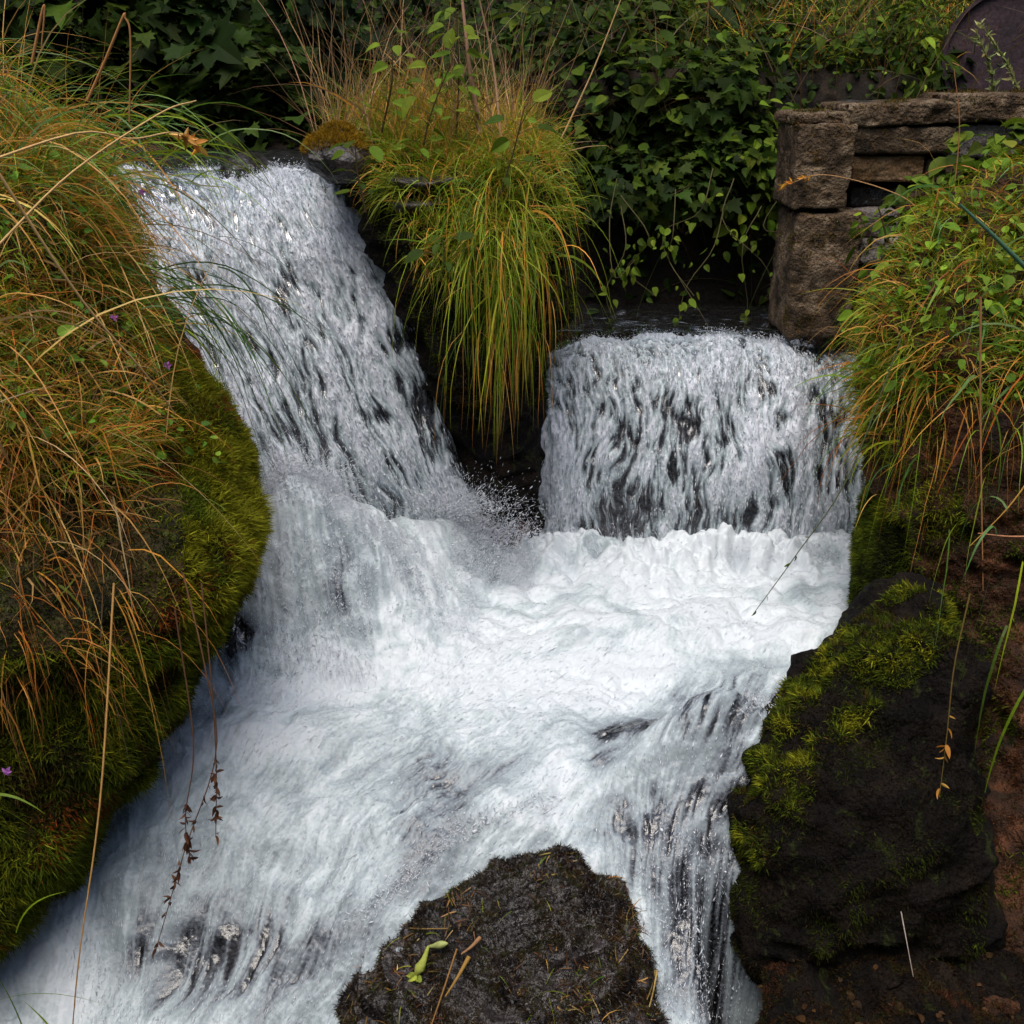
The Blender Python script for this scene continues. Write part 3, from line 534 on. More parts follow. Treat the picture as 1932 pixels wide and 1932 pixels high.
moss(e_rb, rbank, 200000, [(1740, 750), (2000, 750), (2000, 2000), (1600, 2000), (1800, 1500), (1740, 1100)], [(.14, .05, .02), (.05, .02, .01), (.09, .035, .012), DK, GR], sc=.15, seed=6, bare=-.2, L=(.006, .016))
moss(e_fr, frk, 160000, [(600, 1500), (1300, 1500), (1300, 2100), (600, 2100)], [(.004, .003, .002), (.018, .009, .004), (.024, .030, .004), (.045, .022, .008), (.006, .004, .003)], sc=.08, seed=7, L=(.008, .022), wd=.0028, up=.1)
for k_, wb in enumerate(WALLB): moss(e_w, wb, 14000, [(1470, 150), (2000, 150), (2000, 640), (1470, 640)], [(.10, .09, .015), (.16, .10, .02), GR, BR], sc=.12, seed=80+k_, bare=.22, L=(.006, .02))
moss(o_cap, capr, 12000, [(540, 230), (720, 230), (720, 285), (640, 275), (575, 290)], [(.2, .12, .012), (.26, .15, .01)], sc=.1, seed=8, L=(.012, .024))

# ------------------------------------------------------------------ grass
STRAW = [(.70, .32, .05), (.76, .42, .10), (.60, .24, .035), (.50, .27, .05)]; RUST = [(.44, .13, .02), (.52, .19, .035)]
GREEN = [(.17, .26, .012), (.26, .34, .015), (.10, .20, .018), (.34, .36, .02)]; BLUEG = [(.10, .22, .05), (.17, .27, .08)]
def tuft(body, n, poly, cols, L, wd, droop, seg=6, lean=(0, 0, 0), up=.8, nk=.6, rnd=.35, wts=None, wob=.2, kink=0, wcol=.2, extra=None):
    p, nn = sample(body[0], body[1], n*8)
    u, v = proj(p); k = inpoly(u, v, poly) & ((nn*(p-[0, 0, CAMZ])).sum(1) < .35); p, nn = p[k][:n], nn[k][:n]; m = len(p)
    d = nn*nk+np.array([0, 0, up])+np.array(lean)+R.standard_normal((m, 3))*rnd+.75*np.stack([n3(p, .16, s) for s in (41, 42, 43)], -1)
    ln = 1+.55*n3(p, .2, 44); L = (L[0], L[1])
    return blades(p-nn*.01, d, R.uniform(L[0], L[1], m)*ln, wd*.85*np.exp(R.standard_normal(m)*.38), R.uniform(droop*.6, droop*1.4, m), seg, pick(cols, m, wcol, w_=wts), wob=wob, kink=kink)
def seeds(tips, dirs, n, size, cols):
    m = len(tips); p = np.repeat(tips, n, 0); d = np.repeat(dirs, n, 0); t = R.uniform(-1, .1, (m*n, 1)); p = p+d*t*.07
    return blades(p, d+R.standard_normal((m*n, 3))*.35, R.uniform(.6, 1.2, m*n)*size, size*.28, .3, 3, pick(cols, m*n, .2))
ALL = [(-300, 130), (200, 130), (520, 640), (520, 1100), (380, 1330), (200, 1560), (-300, 1700)]
gl = [tuft(bank, 34000, [(-100, 130), (180, 180), (240, 420), (280, 640), (310, 760), (290, 880), (150, 900), (-100, 960)], STRAW+GREEN, (.06, .18), .0036, 1.0, 5, (0, 0, 0), .3, .6, .75, wob=.6, wts=[.12, .08, .07, .09, .18, .18, .08, .20]),
      tuft(bank, 1500, [(-100, 150), (180, 200), (240, 420), (260, 650), (270, 850), (230, 1050), (-100, 1150)], STRAW+RUST, (.2, .5), .0036, 2.2, 9, (-.05, -.1, 0), .4, .4, .75, wob=.4, kink=.04),
      tuft(bank, 900, [(-100, 150), (180, 200), (240, 400), (300, 640), (-100, 800)], GREEN+BLUEG, (.14, .36), .0042, 2.0, 8, (.1, -.1, 0), .6, .6, .75, wob=.4),
      tuft(bank, 1500, [(-100, 700), (180, 760), (230, 950), (240, 1150), (220, 1200), (100, 1250), (-100, 1300)], STRAW+RUST+[(.16, .08, .03)], (.2, .6), .0032, 4.2, 9, (.0, -.1, 0), .0, .6, .4, wob=.3, kink=.03),
      tuft(bank, 320, [(-100, 200), (200, 250), (270, 700), (260, 1000), (-100, 1100)], [(.70, .44, .15), (.68, .38, .10), (.6, .42, .2)], (.35, .85), .0055, 1.8, 9, (.15, -.15, -.2), .2, .6, .7, wob=.08, kink=.03)]
gl.append(tuft(bank, 750, [(-100, 980), (150, 1000), (250, 1050), (280, 1180), (200, 1330), (-100, 1350)], STRAW+RUST+[(.2, .1, .03)], (.15, .45), .0034, 5.0, 9, (.02, -.1, -.2), .0, .4, .35, wob=.25, kink=.03))
gl.append(tuft(bank, 260, [(220, 700), (330, 760), (380, 900), (380, 1120), (280, 1150)], STRAW+GREEN, (.12, .4), .003, 4.0, 8, (.05, -.1, -.1), .0, .5, .5, wob=.25, kink=.03))
gl.append(tuft(bank, 9000, [(-100, 130), (180, 180), (240, 420), (270, 640), (290, 780), (270, 980), (150, 1100), (-100, 1100)], [(.30, .17, .06), (.22, .12, .04), (.38, .24, .09), (.12, .15, .02)], (.06, .2), .006, .4, 5, (0, 0, -.2), 0, .15, 1.0, wob=.7, kink=.05))
v_, f_, c_ = join(gl); tag(mk('dry_grass', v_, f_, M_grass, smooth=False, colr=c_), 'long straw coloured dry grass and green blades draped over the mossy bank', 'grass', kind='stuff')
gt = [tuft(bank, 2300, [(-200, 60), (150, 60), (240, 330), (100, 420), (-200, 420)], GREEN+BLUEG+STRAW[:2], (.28, .68), .0045, 2.2, 9, (.25, .05, 0), 1.2, .4, .6, wob=.3),
      tuft(bank, 400, [(-200, 60), (100, 60), (150, 400), (-200, 450)], STRAW+RUST, (.3, .55), .0045, 1.4, 8, (0, 0, 0), 1.5, .2, .6, wob=.25, kink=.06)]
v_, f_, c_ = join(gt); tag(mk('tall_grass', v_, f_, M_grass, smooth=False, colr=c_), 'tall green arching grass on top of the mossy bank at the upper left', 'grass', kind='stuff')
def litter(body, n, poly, tpl, size, cols, name, lab, off=.03, rnd=.6):
    p, nn = sample(body[0], body[1], n*8); u, v = proj(p); k = inpoly(u, v, poly) & ((nn*(p-[0, 0, CAMZ])).sum(1) < .35); p, nn = p[k][:n], nn[k][:n]; m = len(p)
    V, f, C = leaves(tpl, p+nn*R.uniform(.2, 1, (m, 1))*off, nn+[0, 0, .6]+R.standard_normal((m, 3))*rnd, size*np.exp(R.standard_normal(m)*.3), pick(cols, m, .2)); tag(mk(name, V, [f], M_leaf, smooth=False, colr=C), lab, 'leaves', kind='stuff')
litter(bank, 700, [(-100, 150), (180, 250), (240, 420), (330, 740), (420, 900), (300, 900), (-100, 850)], OVATE, .028, [(.10, .2, .02), (.16, .26, .03), (.07, .15, .02)], 'herb_leaves', 'small green herb leaves between the dry grass on the left bank', .09)
litter(rlow, 90, [(1400, 1800), (2050, 1800), (2050, 2050), (1400, 2050)], OVATE, .022, [(.06, .03, .012), (.09, .045, .018), (.04, .025, .012)], 'fallen_leaves', 'small brown fallen leaves on the low rock at the bottom right', .012, .4)
moss(o_low, rlow, 60000, [(1400, 1800), (2050, 1800), (2050, 2050), (1400, 2050)], [(.006, .004, .002), (.04, .018, .007), (.02, .022, .005), (.05, .02, .01)], sc=.07, seed=71, L=(.006, .018))
moss(e_rb, rbank, 60000, [(1740, 750), (2000, 750), (2000, 2000), (1650, 2000), (1800, 1500), (1740, 1100)], [YG, GR, BR], sc=.10, seed=16, bare=.18, L=(.012, .028))
V, f, C = blades(np.array([P(u, v, Y_) for u, v, Y_ in ((1860, 900, 2.9), (1900, 960, 2.85), (1880, 1010, 2.85), (1930, 1060, 2.8), (1870, 1080, 2.85), (1845, 1090, 2.75), (1900, 1180, 2.8), (1950, 1280, 2.7), (1820, 980, 3.0), (1790, 1000, 3.0), (1850, 760, 3.1), (1910, 820, 3.0))]), np.array([-.5, -.5, .5])+R.standard_normal((12, 3))*.4, R.uniform(.25, .5, 12), .009, 4.2, 12, pick(GREEN[:3]+BLUEG, 12, .2), wob=.15)
tag(mk('grass_tuft', V, [f], M_grass, smooth=False, colr=C), 'broad green blades drooping over the reddish rock at the right edge', 'grass tuft')
GSP = GREEN[:2]+[(.22, .26, .02), (.30, .30, .03)]+STRAW[:2]
gs = [tuft(spur, 11000, [(560, 150), (980, 150), (1065, 380), (1055, 460), (900, 560), (780, 500), (720, 340), (700, 255), (600, 245)], GSP, (.07, .22), .0042, 1.6, 6, (0, -.1, 0), .7, .5, .55, wts=[.2, .28, .22, .14, .1, .06], wob=.4),
      tuft(spur, 1500, [(840, 230), (1000, 250), (1050, 380), (1045, 520), (980, 560), (880, 500), (830, 380)], GREEN+[(.24, .3, .02)]+STRAW[:1], (.3, .62), .0045, 3.8, 10, (-.12, -.2, 0), .4, .45, .3, wob=.2),
      tuft(spur, 650, [(880, 430), (1050, 450), (1040, 620), (970, 700), (900, 620)], STRAW+GREEN, (.25, .55), .0036, 4.5, 8, (0, -.1, 0), .1, .5, .25, wob=.15),
      tuft(spur, 650, [(570, 150), (1000, 150), (1050, 300), (600, 300)], [(.42, .25, .10), (.50, .32, .16), (.38, .22, .12), (.30, .16, .06)], (.25, .75), .0038, .5, 7, (0, 0, 0), 1.8, .1, .4, wob=.25, kink=.04),
      tuft(spur, 1600, [(570, 150), (720, 150), (700, 250), (560, 250)], STRAW*2+RUST[:1]+GREEN[:2], (.1, .28), .004, 1.6, 6, (-.3, -.1, 0), .8, .4, .5, wob=.3)]
gs.append(tuft(spur, 2600, [(560, 150), (1000, 150), (1060, 330), (900, 360), (720, 260), (570, 255)], [(.30, .34, .02), (.22, .30, .02), (.38, .36, .03)]+STRAW[:2], (.14, .34), .0042, .8, 6, (0, 0, 0), 1.7, .2, .45, wob=.3, kink=.03))
v_, f_, c_ = join(gs); tag(mk('grass', v_, f_, M_grass, smooth=False, colr=c_), 'bright green grass hanging over the rock spur between the waterfalls', 'grass', kind='stuff')
RP = [(1590, 380), (1760, 300), (2000, 250), (2000, 800), (1850, 760), (1740, 740), (1700, 800), (1640, 860), (1600, 750)]
gr = [tuft(rbank, 18000, RP, GREEN+[(.24, .28, .02)]+STRAW[:2], (.05, .15), .0048, 1.2, 5, (-.05, -.1, 0), .6, .5, .7, wts=[.18, .22, .1, .14, .16, .12, .08], wob=.5),
      tuft(rbank, 800, RP, GREEN+BLUEG, (.14, .34), .0075, 2.0, 8, (-.3, -.3, 0), .6, .5, .6, wob=.3),
      tuft(rbank, 500, RP, STRAW+RUST, (.18, .45), .0042, 2.0, 8, (-.2, -.2, 0), .5, .6, .75, wob=.3, kink=.05),
      tuft(rbank, 900, [(1730, 640), (2000, 640), (2000, 860), (1730, 820)], STRAW+RUST+GREEN[:2], (.25, .6), .0042, 4.0, 9, (-.05, -.2, 0), .1, .6, .3, wob=.2),
      tuft(rbank, 500, [(1640, 700), (1760, 700), (1740, 900), (1650, 900)], GREEN+BLUEG+STRAW[:1], (.15, .35), .006, 3.6, 8, (-.1, -.2, 0), .2, .6, .4, wob=.2),
      tuft(rbank, 220, [(1600, 640), (1680, 640), (1680, 960), (1620, 960)], GREEN+STRAW[:2], (.12, .28), .0045, 2.6, 8, (-.5, -.2, 0), .3, .4, .5)]
v_, f_, c_ = join(gr); tag(mk('bank_grass', v_, f_, M_grass, smooth=False, colr=c_), 'green grass with dry stalks growing on the right bank below the stone wall', 'grass', kind='stuff')
litter(rbank, 1500, [(1640, 400), (1760, 320), (2000, 250), (2000, 760), (1700, 760), (1620, 640)], OVATE, .036, [(.14, .24, .02), (.20, .30, .03), (.10, .18, .02)], 'herb_leaves', 'small bright green herb leaves in the grass of the right bank', .10)
# straw bits lying on the foreground rock
v_, f_, c_ = tuft(frk, 90, [(700, 1650), (1200, 1600), (1240, 1950), (660, 1950)], GREEN+STRAW, (.03, .10), .0035, 1.6, 5, (0, 0, 0), .8, .3, .7)
tag(mk('grass_sprouts', v_, [f_], M_grass, smooth=False, colr=c_), 'sparse green and straw sprouts on the dark foreground rock', 'grass', kind='stuff')
p, nn = sample(frk[0], frk[1], 9000); kk = (fbm(p, .09, 3, 91)+R.standard_normal(len(p))*.12) > .18; p, nn = p[kk], nn[kk]; d = np.cross(nn, R.standard_normal(p.shape)); m = len(p)
V, f, C = blades(p+nn*.008, d+nn*.15+[0, 0, -.2], R.uniform(.012, .07, m), R.uniform(.002, .0055, m), .6, 3, pick([(.42, .24, .07), (.3, .17, .06), (.4, .26, .1)]+[(.12, .06, .03)]*6+[(.09, .13, .01)], m, .3), wob=.3)
tag(mk('straw_litter', V, [f], M_grass, smooth=False, colr=C), 'broken straw and twig bits strewn on the dark foreground rock', 'straw', kind='stuff')

# ------------------------------------------------------------------ bushes, ferns, vines behind
def bush(name, u, v, Yc, r, n, tpl, size, cols, label, cat='bush', group=None, nst=7, droop=.3, fill=.5):
    c = P(u, v, Yc); r = np.array(r); e = empty(name, c-[0, 0, r[2]], label, cat, group)
    d = unit(R.standard_normal((n, 3))); rad = R.random(n)**fill; q = c+d*rad[:, None]*r
    q = q+.35*r*np.stack([n3(q, .25, s) for s in (1, 2, 3)], -1)
    nn = d*.5+np.array([0, -.25, .9])+R.standard_normal((n, 3))*.45; fw = d+np.array([0, -.2, -droop])
    sz = size*np.exp(R.standard_normal(n)*.28)
    V, f, C = leaves(tpl, q, nn, sz, pick(cols, n, .25), fwd=fw); mk('foliage', V, [f], M_leaf, e, smooth=False, colr=C)
    st = []
    for i in range(nst):
        b = c+np.array([R.uniform(-.3, .3)*r[0], R.uniform(-.2, .2)*r[1], -r[2]*1.1]); t = c+unit(R.standard_normal(3)*[1, 1, .4]+[0, 0, .5])*r*.9; mid = (b+t)/2+R.standard_normal(3)*.12*r
        st.append(tube(curve([b, mid, t], 8), .008, .003, (.07, .045, .02), 5))
    v2, f2, c2 = join(st); mk('stem', v2, f2, M_stem, e, colr=c2); return e
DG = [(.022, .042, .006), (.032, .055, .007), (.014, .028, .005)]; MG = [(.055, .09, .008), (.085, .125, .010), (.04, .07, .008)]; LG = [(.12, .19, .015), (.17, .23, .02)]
BL = [
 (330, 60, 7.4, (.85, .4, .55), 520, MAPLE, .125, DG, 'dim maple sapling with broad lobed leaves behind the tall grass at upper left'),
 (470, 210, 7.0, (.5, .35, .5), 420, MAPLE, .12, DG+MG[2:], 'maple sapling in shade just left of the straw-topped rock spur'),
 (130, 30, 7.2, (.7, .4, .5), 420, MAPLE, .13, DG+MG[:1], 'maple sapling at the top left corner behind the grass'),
 (620, 80, 8.0, (.8, .4, .8), 240, MAPLE, .16, [(.010, .022, .008)], 'nearly black maple bush in deep shade at the top centre'),  # deep shade put into the leaf colour itself
 (1130, 120, 6.6, (.55, .35, .55), 600, OVATE, .085, MG+DG, 'green bramble bush right behind the tall dry stalks'),
 (1280, 90, 6.9, (.5, .35, .5), 600, OVATE, .085, MG+DG[:2]+LG[:1], 'green bramble bush at the top centre right, below the sapling twigs'),
 (1180, 250, 6.2, (.5, .3, .42), 700, OVATE, .075, MG+DG, 'leafy bush with pale-backed leaves behind the hanging grass'),
 (1330, 240, 6.1, (.42, .3, .42), 760, MAPLE, .08, MG+DG, 'lobed-leaved bush in the middle of the green thicket'),
 (1425, 320, 5.9, (.22, .28, .38), 560, OVATE, .06, MG+LG[:1], 'bright small-leaved bush against the left side of the wall pier'),
 (1250, 340, 5.9, (.5, .28, .25), 760, MAPLE, .075, DG+MG[:1], 'dark ivy-like bush overhanging the black hollow'),
 (1450, 200, 6.5, (.45, .3, .4), 480, OVATE, .075, MG+LG[:1], 'bush of small leaves directly left above the wall end'),
 (1590, 130, 6.6, (.45, .35, .30), 620, OVATE, .055, MG+LG, 'low green nettle patch behind the left part of the wall top'),
 (1740, 120, 6.5, (.45, .35, .32), 700, SLIM, .07, MG+LG, 'low green weed patch behind the middle of the wall top'),
 (1500, 30, 7.6, (.7, .35, .35), 420, SLIM, .09, MG+LG+STRAW[:1], 'brownish green weeds above the dark earth hump'),
 (1720, 20, 7.4, (.7, .35, .4), 520, SLIM, .09, MG+LG+STRAW[:1], 'yellow-green tall weeds at the top right left of the drum'),
 (1380, 0, 7.6, (.6, .4, .5), 380, OVATE, .09, MG, 'leafy bush reaching the top edge right of centre'),
 (1900, 330, 4.6, (.32, .25, .28), 330, OVATE, .075, LG+MG, 'bright leafy weed in front of the wall at the right edge'),
 (1760, 420, 4.55, (.3, .25, .22), 420, OVATE, .05, LG+MG, 'bright leafy weed in front of the lower wall stones'),
]
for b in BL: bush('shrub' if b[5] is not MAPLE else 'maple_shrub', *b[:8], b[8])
# earth hump behind
hump = boulder([(62, 1500, 1580, 6.95, .15), (80, 1430, 1620, 6.95, .2), (120, 1400, 1640, 6.95, .25), (180, 1390, 1620, 6.95, .3), (260, 1390, 1620, 6.95, .3)], 90, 70, .06, .2, 2.2, 21, .03, .06)
tag(mk('earth_mound', hump[0], [hump[1]], M_soil), 'dark root-matted earth mound behind the thicket', 'earth mound')
# weeds and stems on the back slope, ivy cover
p, nn = sample(gV, gF, 10); 
xs = R.uniform(-4.5, 4.5, 26000); ys = 5.7+R.random(26000)**1.3*5; q = np.stack([xs, ys, ground(xs, ys)+R.uniform(0, .18, 26000)], -1); k = ~((xs < -.5) & (ys < 6.9)); q = q[k]; m = len(q)
V, f, C = leaves(OVATE, q, np.array([0, -.5, .8])+R.standard_normal((m, 3))*.5, R.uniform(.03, .09, m), pick(DG+MG[2:], m, .3)); tag(mk('undergrowth', V, [f], M_leaf, smooth=False, colr=C), 'low dark leafy undergrowth on the slope behind the falls', 'undergrowth', kind='stuff')
xs = R.uniform(.9, 4.5, 5000); ys = R.uniform(6.3, 9, 5000); q = np.stack([xs, ys, ground(xs, ys)], -1); m = len(q)
V, f, C = blades(q, np.array([0, 0, 1])+R.standard_normal((m, 3))*.35, R.uniform(.2, .55, m), .006, 1.2, 6, pick(STRAW+GREEN+MG, m, .3)); tag(mk('slope_grass', V, [f], M_grass, smooth=False, colr=C), 'thin brown and green grass on the slope at the upper right', 'grass', kind='stuff')
m = 240; xs = R.uniform(.3, 3.4, m); ys = R.uniform(5.9, 6.8, m); q = np.stack([xs, ys, ground(xs, ys)], -1)
V, f, C = blades(q, np.array([0, -.1, 1.4])+R.standard_normal((m, 3))*.4, R.uniform(.5, 1.3, m), .007, 1.3, 9, pick([(.16, .09, .04), (.10, .06, .03), (.20, .13, .06), (.08, .10, .03)], m, .3), wob=.2, kink=.02); tag(mk('thicket_stems', V, [f], M_grass, smooth=False, colr=C), 'thin brown stems and dead stalks standing up through the green thicket', 'stems', kind='stuff')
# climbers hanging in front of the dark hollow
for i, (u, v0, v1, Yc) in enumerate([(1180, 470, 600, 5.45), (1225, 450, 590, 5.5), (1270, 440, 560, 5.4), (1320, 400, 600, 5.45), (1365, 420, 610, 5.4), (1400, 470, 600, 5.5), (1440, 430, 570, 5.45), (1150, 420, 520, 5.4), (1345, 470, 640, 5.35)]):
    a, b = P(u, v0, Yc), P(u+R.uniform(-40, 50), v1, Yc-.05); pts = curve([a+[R.uniform(-.15, .15), .1, .2], a, (a+b)/2+R.standard_normal(3)*.08, b+R.standard_normal(3)*[.12, .05, .05]], 14); e = empty('hanging_vine', a, 'thin leafy climber hanging in front of the black hollow above the lower fall', 'vine', 'climbers hanging in the hollow')
    v2, f2, c2 = tube(pts, .0035, .0015, (.08, .07, .025), 5); mk('stem', v2, [f2], M_stem, e, colr=c2)
    q = pts[R.integers(3, 14, 13)]+R.standard_normal((13, 3))*.03; V, f, C = leaves(OVATE, q, np.array([0, -.7, .5])+R.standard_normal((13, 3))*.4, R.uniform(.02, .06, 13), pick(MG+LG, 13, .2), fwd=np.array([0, -.2, -.7])); mk('foliage', V, [f], M_leaf, e, smooth=False, colr=C)
# yellow-green saplings on the spur
def sapling(u, v0, v1, Yc, n, size, label, lean=0, cols=LG, tpl=OVATE, cat='sapling'):
    a, b = P(u, v1, Yc), P(u+lean, v0, Yc-.05); pts = curve([a, (a+b)/2+R.standard_normal(3)*.02, b], 12); e = empty('sapling', a, label, cat)
    st = [tube(pts, .005, .002, (.10, .07, .03), 5)]; q, fw = [], []
    for i in range(n):
        t = pts[2+int(i*9.5/n)]; dr = unit(np.array([math.cos(i*2.4), math.sin(i*2.4)*.7-.3, .35])); tip = t+dr*R.uniform(.03, .09); st.append(tube(np.array([t, (t+tip)/2+[0, 0, .008], tip]), .0015, .001, (.12, .10, .03), 4)); q.append(tip); fw.append(dr+[0, 0, -.5])
    v2, f2, c2 = join(st); mk('stem', v2, f2, M_stem, e, colr=c2); q = np.array(q); V, f, C = leaves(tpl, q, np.array([0, -.35, .8])+R.standard_normal((n, 3))*.3, size*np.exp(R.standard_normal(n)*.25), pick(cols, n, .15), fwd=np.array(fw)); mk('foliage', V, [f], M_leaf, e, smooth=False, colr=C)
sapling(860, 10, 260, 4.5, 22, .065, 'upright sapling with yellow-green leaves on the spur, by the tall dry stalks')
sapling(720, 60, 250, 4.45, 12, .06, 'short sapling with few yellow-green leaves left of the taller one on the spur', 20)
sapling(790, 120, 330, 4.35, 20, .055, 'arching leafy sprig low in the spur grass', 60)
sapling(930, 200, 400, 4.2, 12, .06, 'small sprig with round leaves in the right side of the spur grass', 60, MG+LG)
sapling(690, 270, 400, 4.1, 10, .06, 'leafy sprig hanging beside the orange-capped rock', -20, MG+LG)
sapling(825, 450, 530, 4.05, 9, .06, 'little leafy sprig on the dark side of the spur above the upper fall', 10, MG)
sapling(1270, 20, 250, 6.0, 24, .09, 'taller twiggy sapling rising from the green thicket', -50, MG+LG[:1])
# tall dry stalks
def stalk(name, pts, r, colr, label, cat='dry stalk', head=None, group=None, n=18):
    w3 = np.array([P(*q) for q in pts]); e = empty(name, w3[0], label, cat, group); c = curve(w3, n); v2, f2, c2 = tube(c, r, r*.45, colr, 6); mk('stem', v2, [f2], M_stem, e, colr=c2)
    if head:
        k, sz, cols, span = head; idx = R.uniform(1-span, 1, k)*(len(c)-1); q = np.array([c[int(i)]*(1-(i % 1))+c[min(int(i)+1, len(c)-1)]*(i % 1) for i in idx]); d = unit(c[-1]-c[-4])
        V, f, C = leaves(SLIM, q, R.standard_normal((k, 3)), sz*np.exp(R.standard_normal(k)*.2), pick(cols, k, .2), fwd=d[None]*1.2+R.standard_normal((k, 3))*.35); mk('seed_head', V, [f], M_grass, e, smooth=False, colr=C)
    return e
SC = (.66, .42, .17); 
stalk('dry_stalk', [(905, 250, 4.5), (885, 120, 4.5), (870, -20, 4.5)], .011, (.52, .30, .19), 'thick pinkish dry stalk standing right of the yellow-green sapling')
stalk('dry_stalk', [(945, 260, 4.45), (930, 120, 4.45), (900, -20, 4.4)], .006, (.55, .34, .2), 'slimmer dry stalk leaning beside the thick pinkish one')
stalk('dry_stalk', [(1060, 260, 4.9), (1120, 130, 4.9), (1175, -10, 4.9)], .0045, (.6, .38, .17), 'thin dry stalk leaning right across the green thicket')
stalk('bent_straw', [(165, 190, 3.0), (200, 110, 3.0), (232, 32, 3.0), (236, 34, 3.0), (246, 70, 3.0), (244, 230, 3.0)], .0045, (.42, .2, .07), 'sharply bent orange straw sticking up at the upper left', n=30)
stalk('bent_straw', [(60, 120, 3.0), (80, 20, 3.0), (84, 22, 3.0), (78, 90, 3.0)], .004, (.42, .2, .07), 'short bent orange straw at the top left corner', n=26)
stalk('dry_stalk', [(-40, 310, 2.5), (150, 250, 2.7), (250, 262, 2.8), (330, 250, 2.9), (380, 280, 3.0)], .003, SC, 'long straw arching right over the upper crest with a drooping seed head', head=(22, .03, STRAW, .25))
stalk('dry_stalk', [(-20, 480, 2.3), (130, 330, 2.4), (300, 215, 2.5), (370, 190, 2.6)], .003, SC, 'pale straw lying diagonally across the left grass, upper one')
stalk('dry_stalk', [(-20, 300, 2.2), (150, 560, 2.3), (270, 700, 2.4), (330, 780, 2.5)], .0035, SC, 'thick straw crossing the left bank from upper left to lower right')
for i, (pp, lb) in enumerate([([(345, 1080, 2.25), (385, 1250, 2.2), (408, 1420, 2.2), (350, 1600, 2.2), (292, 1800, 2.2)], 'longest dark drooping seed stalk hanging in front of the foaming water'), ([(380, 1100, 2.25), (400, 1300, 2.22), (408, 1450, 2.22), (407, 1580, 2.22)], 'straight dark seed stalk hanging right of the longest one'),
                              ([(330, 1150, 2.2), (365, 1400, 2.2), (350, 1540, 2.2), (358, 1620, 2.2)], 'short dark seed stalk hanging beside the longest one')]):
    stalk('seed_stalk', pp, .0022, (.16, .08, .04), lb, 'seed stalk', (34, .022, [(.09, .035, .02), (.13, .06, .03)], .42))
stalk('dry_stalk', [(215, 1100, 2.2), (190, 1500, 1.95), (150, 1800, 1.8), (135, 1960, 1.75)], .0028, (.4, .22, .07), 'long golden straw hanging down to the bottom left edge')
stalk('flower_stalk', [(1700, 640, 3.2), (1600, 900, 3.15), (1500, 1050, 3.12), (1420, 1160, 3.1)], .0028, (.09, .10, .04), 'thin dark green stalk slanting over the foam below the lower fall', 'stalk', (7, .022, MG, .75))
stalk('seed_stalk', [(1830, 1120, 2.6), (1800, 1260, 2.6), (1785, 1400, 2.6), (1755, 1640, 2.6)], .0025, (.22, .15, .04), 'pale drooping stalk with seeds in front of the dark boulder', 'seed stalk', (14, .03, STRAW, .55))
stalk('dry_stalk', [(1850, 560, 3.3), (1850, 800, 3.3), (1855, 1130, 3.25)], .004, (.42, .2, .08), 'upright orange straw against the reddish rock')
stalk('dry_stalk', [(1960, 880, 2.9), (1900, 960, 2.9), (1830, 1030, 2.9)], .003, (.5, .28, .06), 'yellow straw slanting in from the right edge')
stalk('dry_stalk', [(1960, 1012, 2.9), (1900, 1012, 2.9), (1845, 1006, 2.9)], .0035, (.45, .2, .1), 'short horizontal orange straw at the right edge')
stalk('dry_stalk', [(1700, 1720, 2.4), (1715, 1800, 2.35), (1745, 1960, 2.3)], .002, (.5, .42, .36), 'pale thin straight straw at the bottom right')
stalk('seed_stalk', [(1760, 430, 4.4), (1700, 370, 4.4), (1560, 330, 4.45), (1480, 350, 4.5)], .003, (.4, .22, .09), 'arching straw whose drooping seeds hang before the wall pier', 'seed stalk', (12, .035, STRAW, .3))
stalk('dry_stalk', [(1790, 440, 4.3), (1810, 250, 4.3), (1800, 130, 4.3)], .003, (.4, .18, .07), 'tall rusty stalk standing before the coping stones')
stalk('reed', [(1990, 560, 3.4), (1880, 450, 3.4), (1810, 385, 3.4)], .009, (.06, .14, .08), 'thick blue-green reed slanting in at the right edge', 'reed')
# weed flower spikes before the drum
for i, (u0, v0, u1, v1, lb) in enumerate([(1880, 200, 1842, 60, 'pale green flower spike standing left in front of the drum'), (1930, 190, 1850, 45, 'pale green flower spike leaning right in front of the drum')]):
    stalk('flower_spike', [(u0, v0, 5.4), ((u0+u1)/2+8, (v0+v1)/2, 5.4), (u1, v1, 5.4)], .006, (.12, .14, .05), lb, 'flower spike', (60, .035, [(.42, .42, .16), (.3, .36, .12)], .9))
# green spray hanging over the upper fall
sp0 = P(290, 530, 3.3); m = 46; root = sp0+R.standard_normal((m, 3))*[.09, .08, .07]
V, f, C = blades(root, np.array([1.1, -.1, .1])+R.standard_normal((m, 3))*.28, R.uniform(.25, .85, m), .0055, R.uniform(1.4, 3.2, m), 12, pick([(.05, .12, .02), (.07, .15, .03), (.10, .14, .02)], m, .2), wob=.12)
tag(mk('grass_tuft', V, [f], M_grass, smooth=False, colr=C), 'green grass tuft arching out over the middle of the upper waterfall', 'grass tuft')
sp0 = P(225, 270, 3.5); m = 60; root = sp0+R.standard_normal((m, 3))*[.12, .1, .08]
V, f, C = blades(root, np.array([1.0, -.1, .5])+R.standard_normal((m, 3))*.35, R.uniform(.3, .6, m), .005, 1.9, 12, pick(GREEN[:3]+BLUEG, m, .2), wob=.12)
tag(mk('grass_tuft', V, [f], M_grass, smooth=False, colr=C), 'green grass tuft bending right over the crest of the upper waterfall', 'grass tuft')
sp0 = P(20, 1640, 1.9); root = sp0+R.standard_normal((9, 3))*[.04, .03, .06]
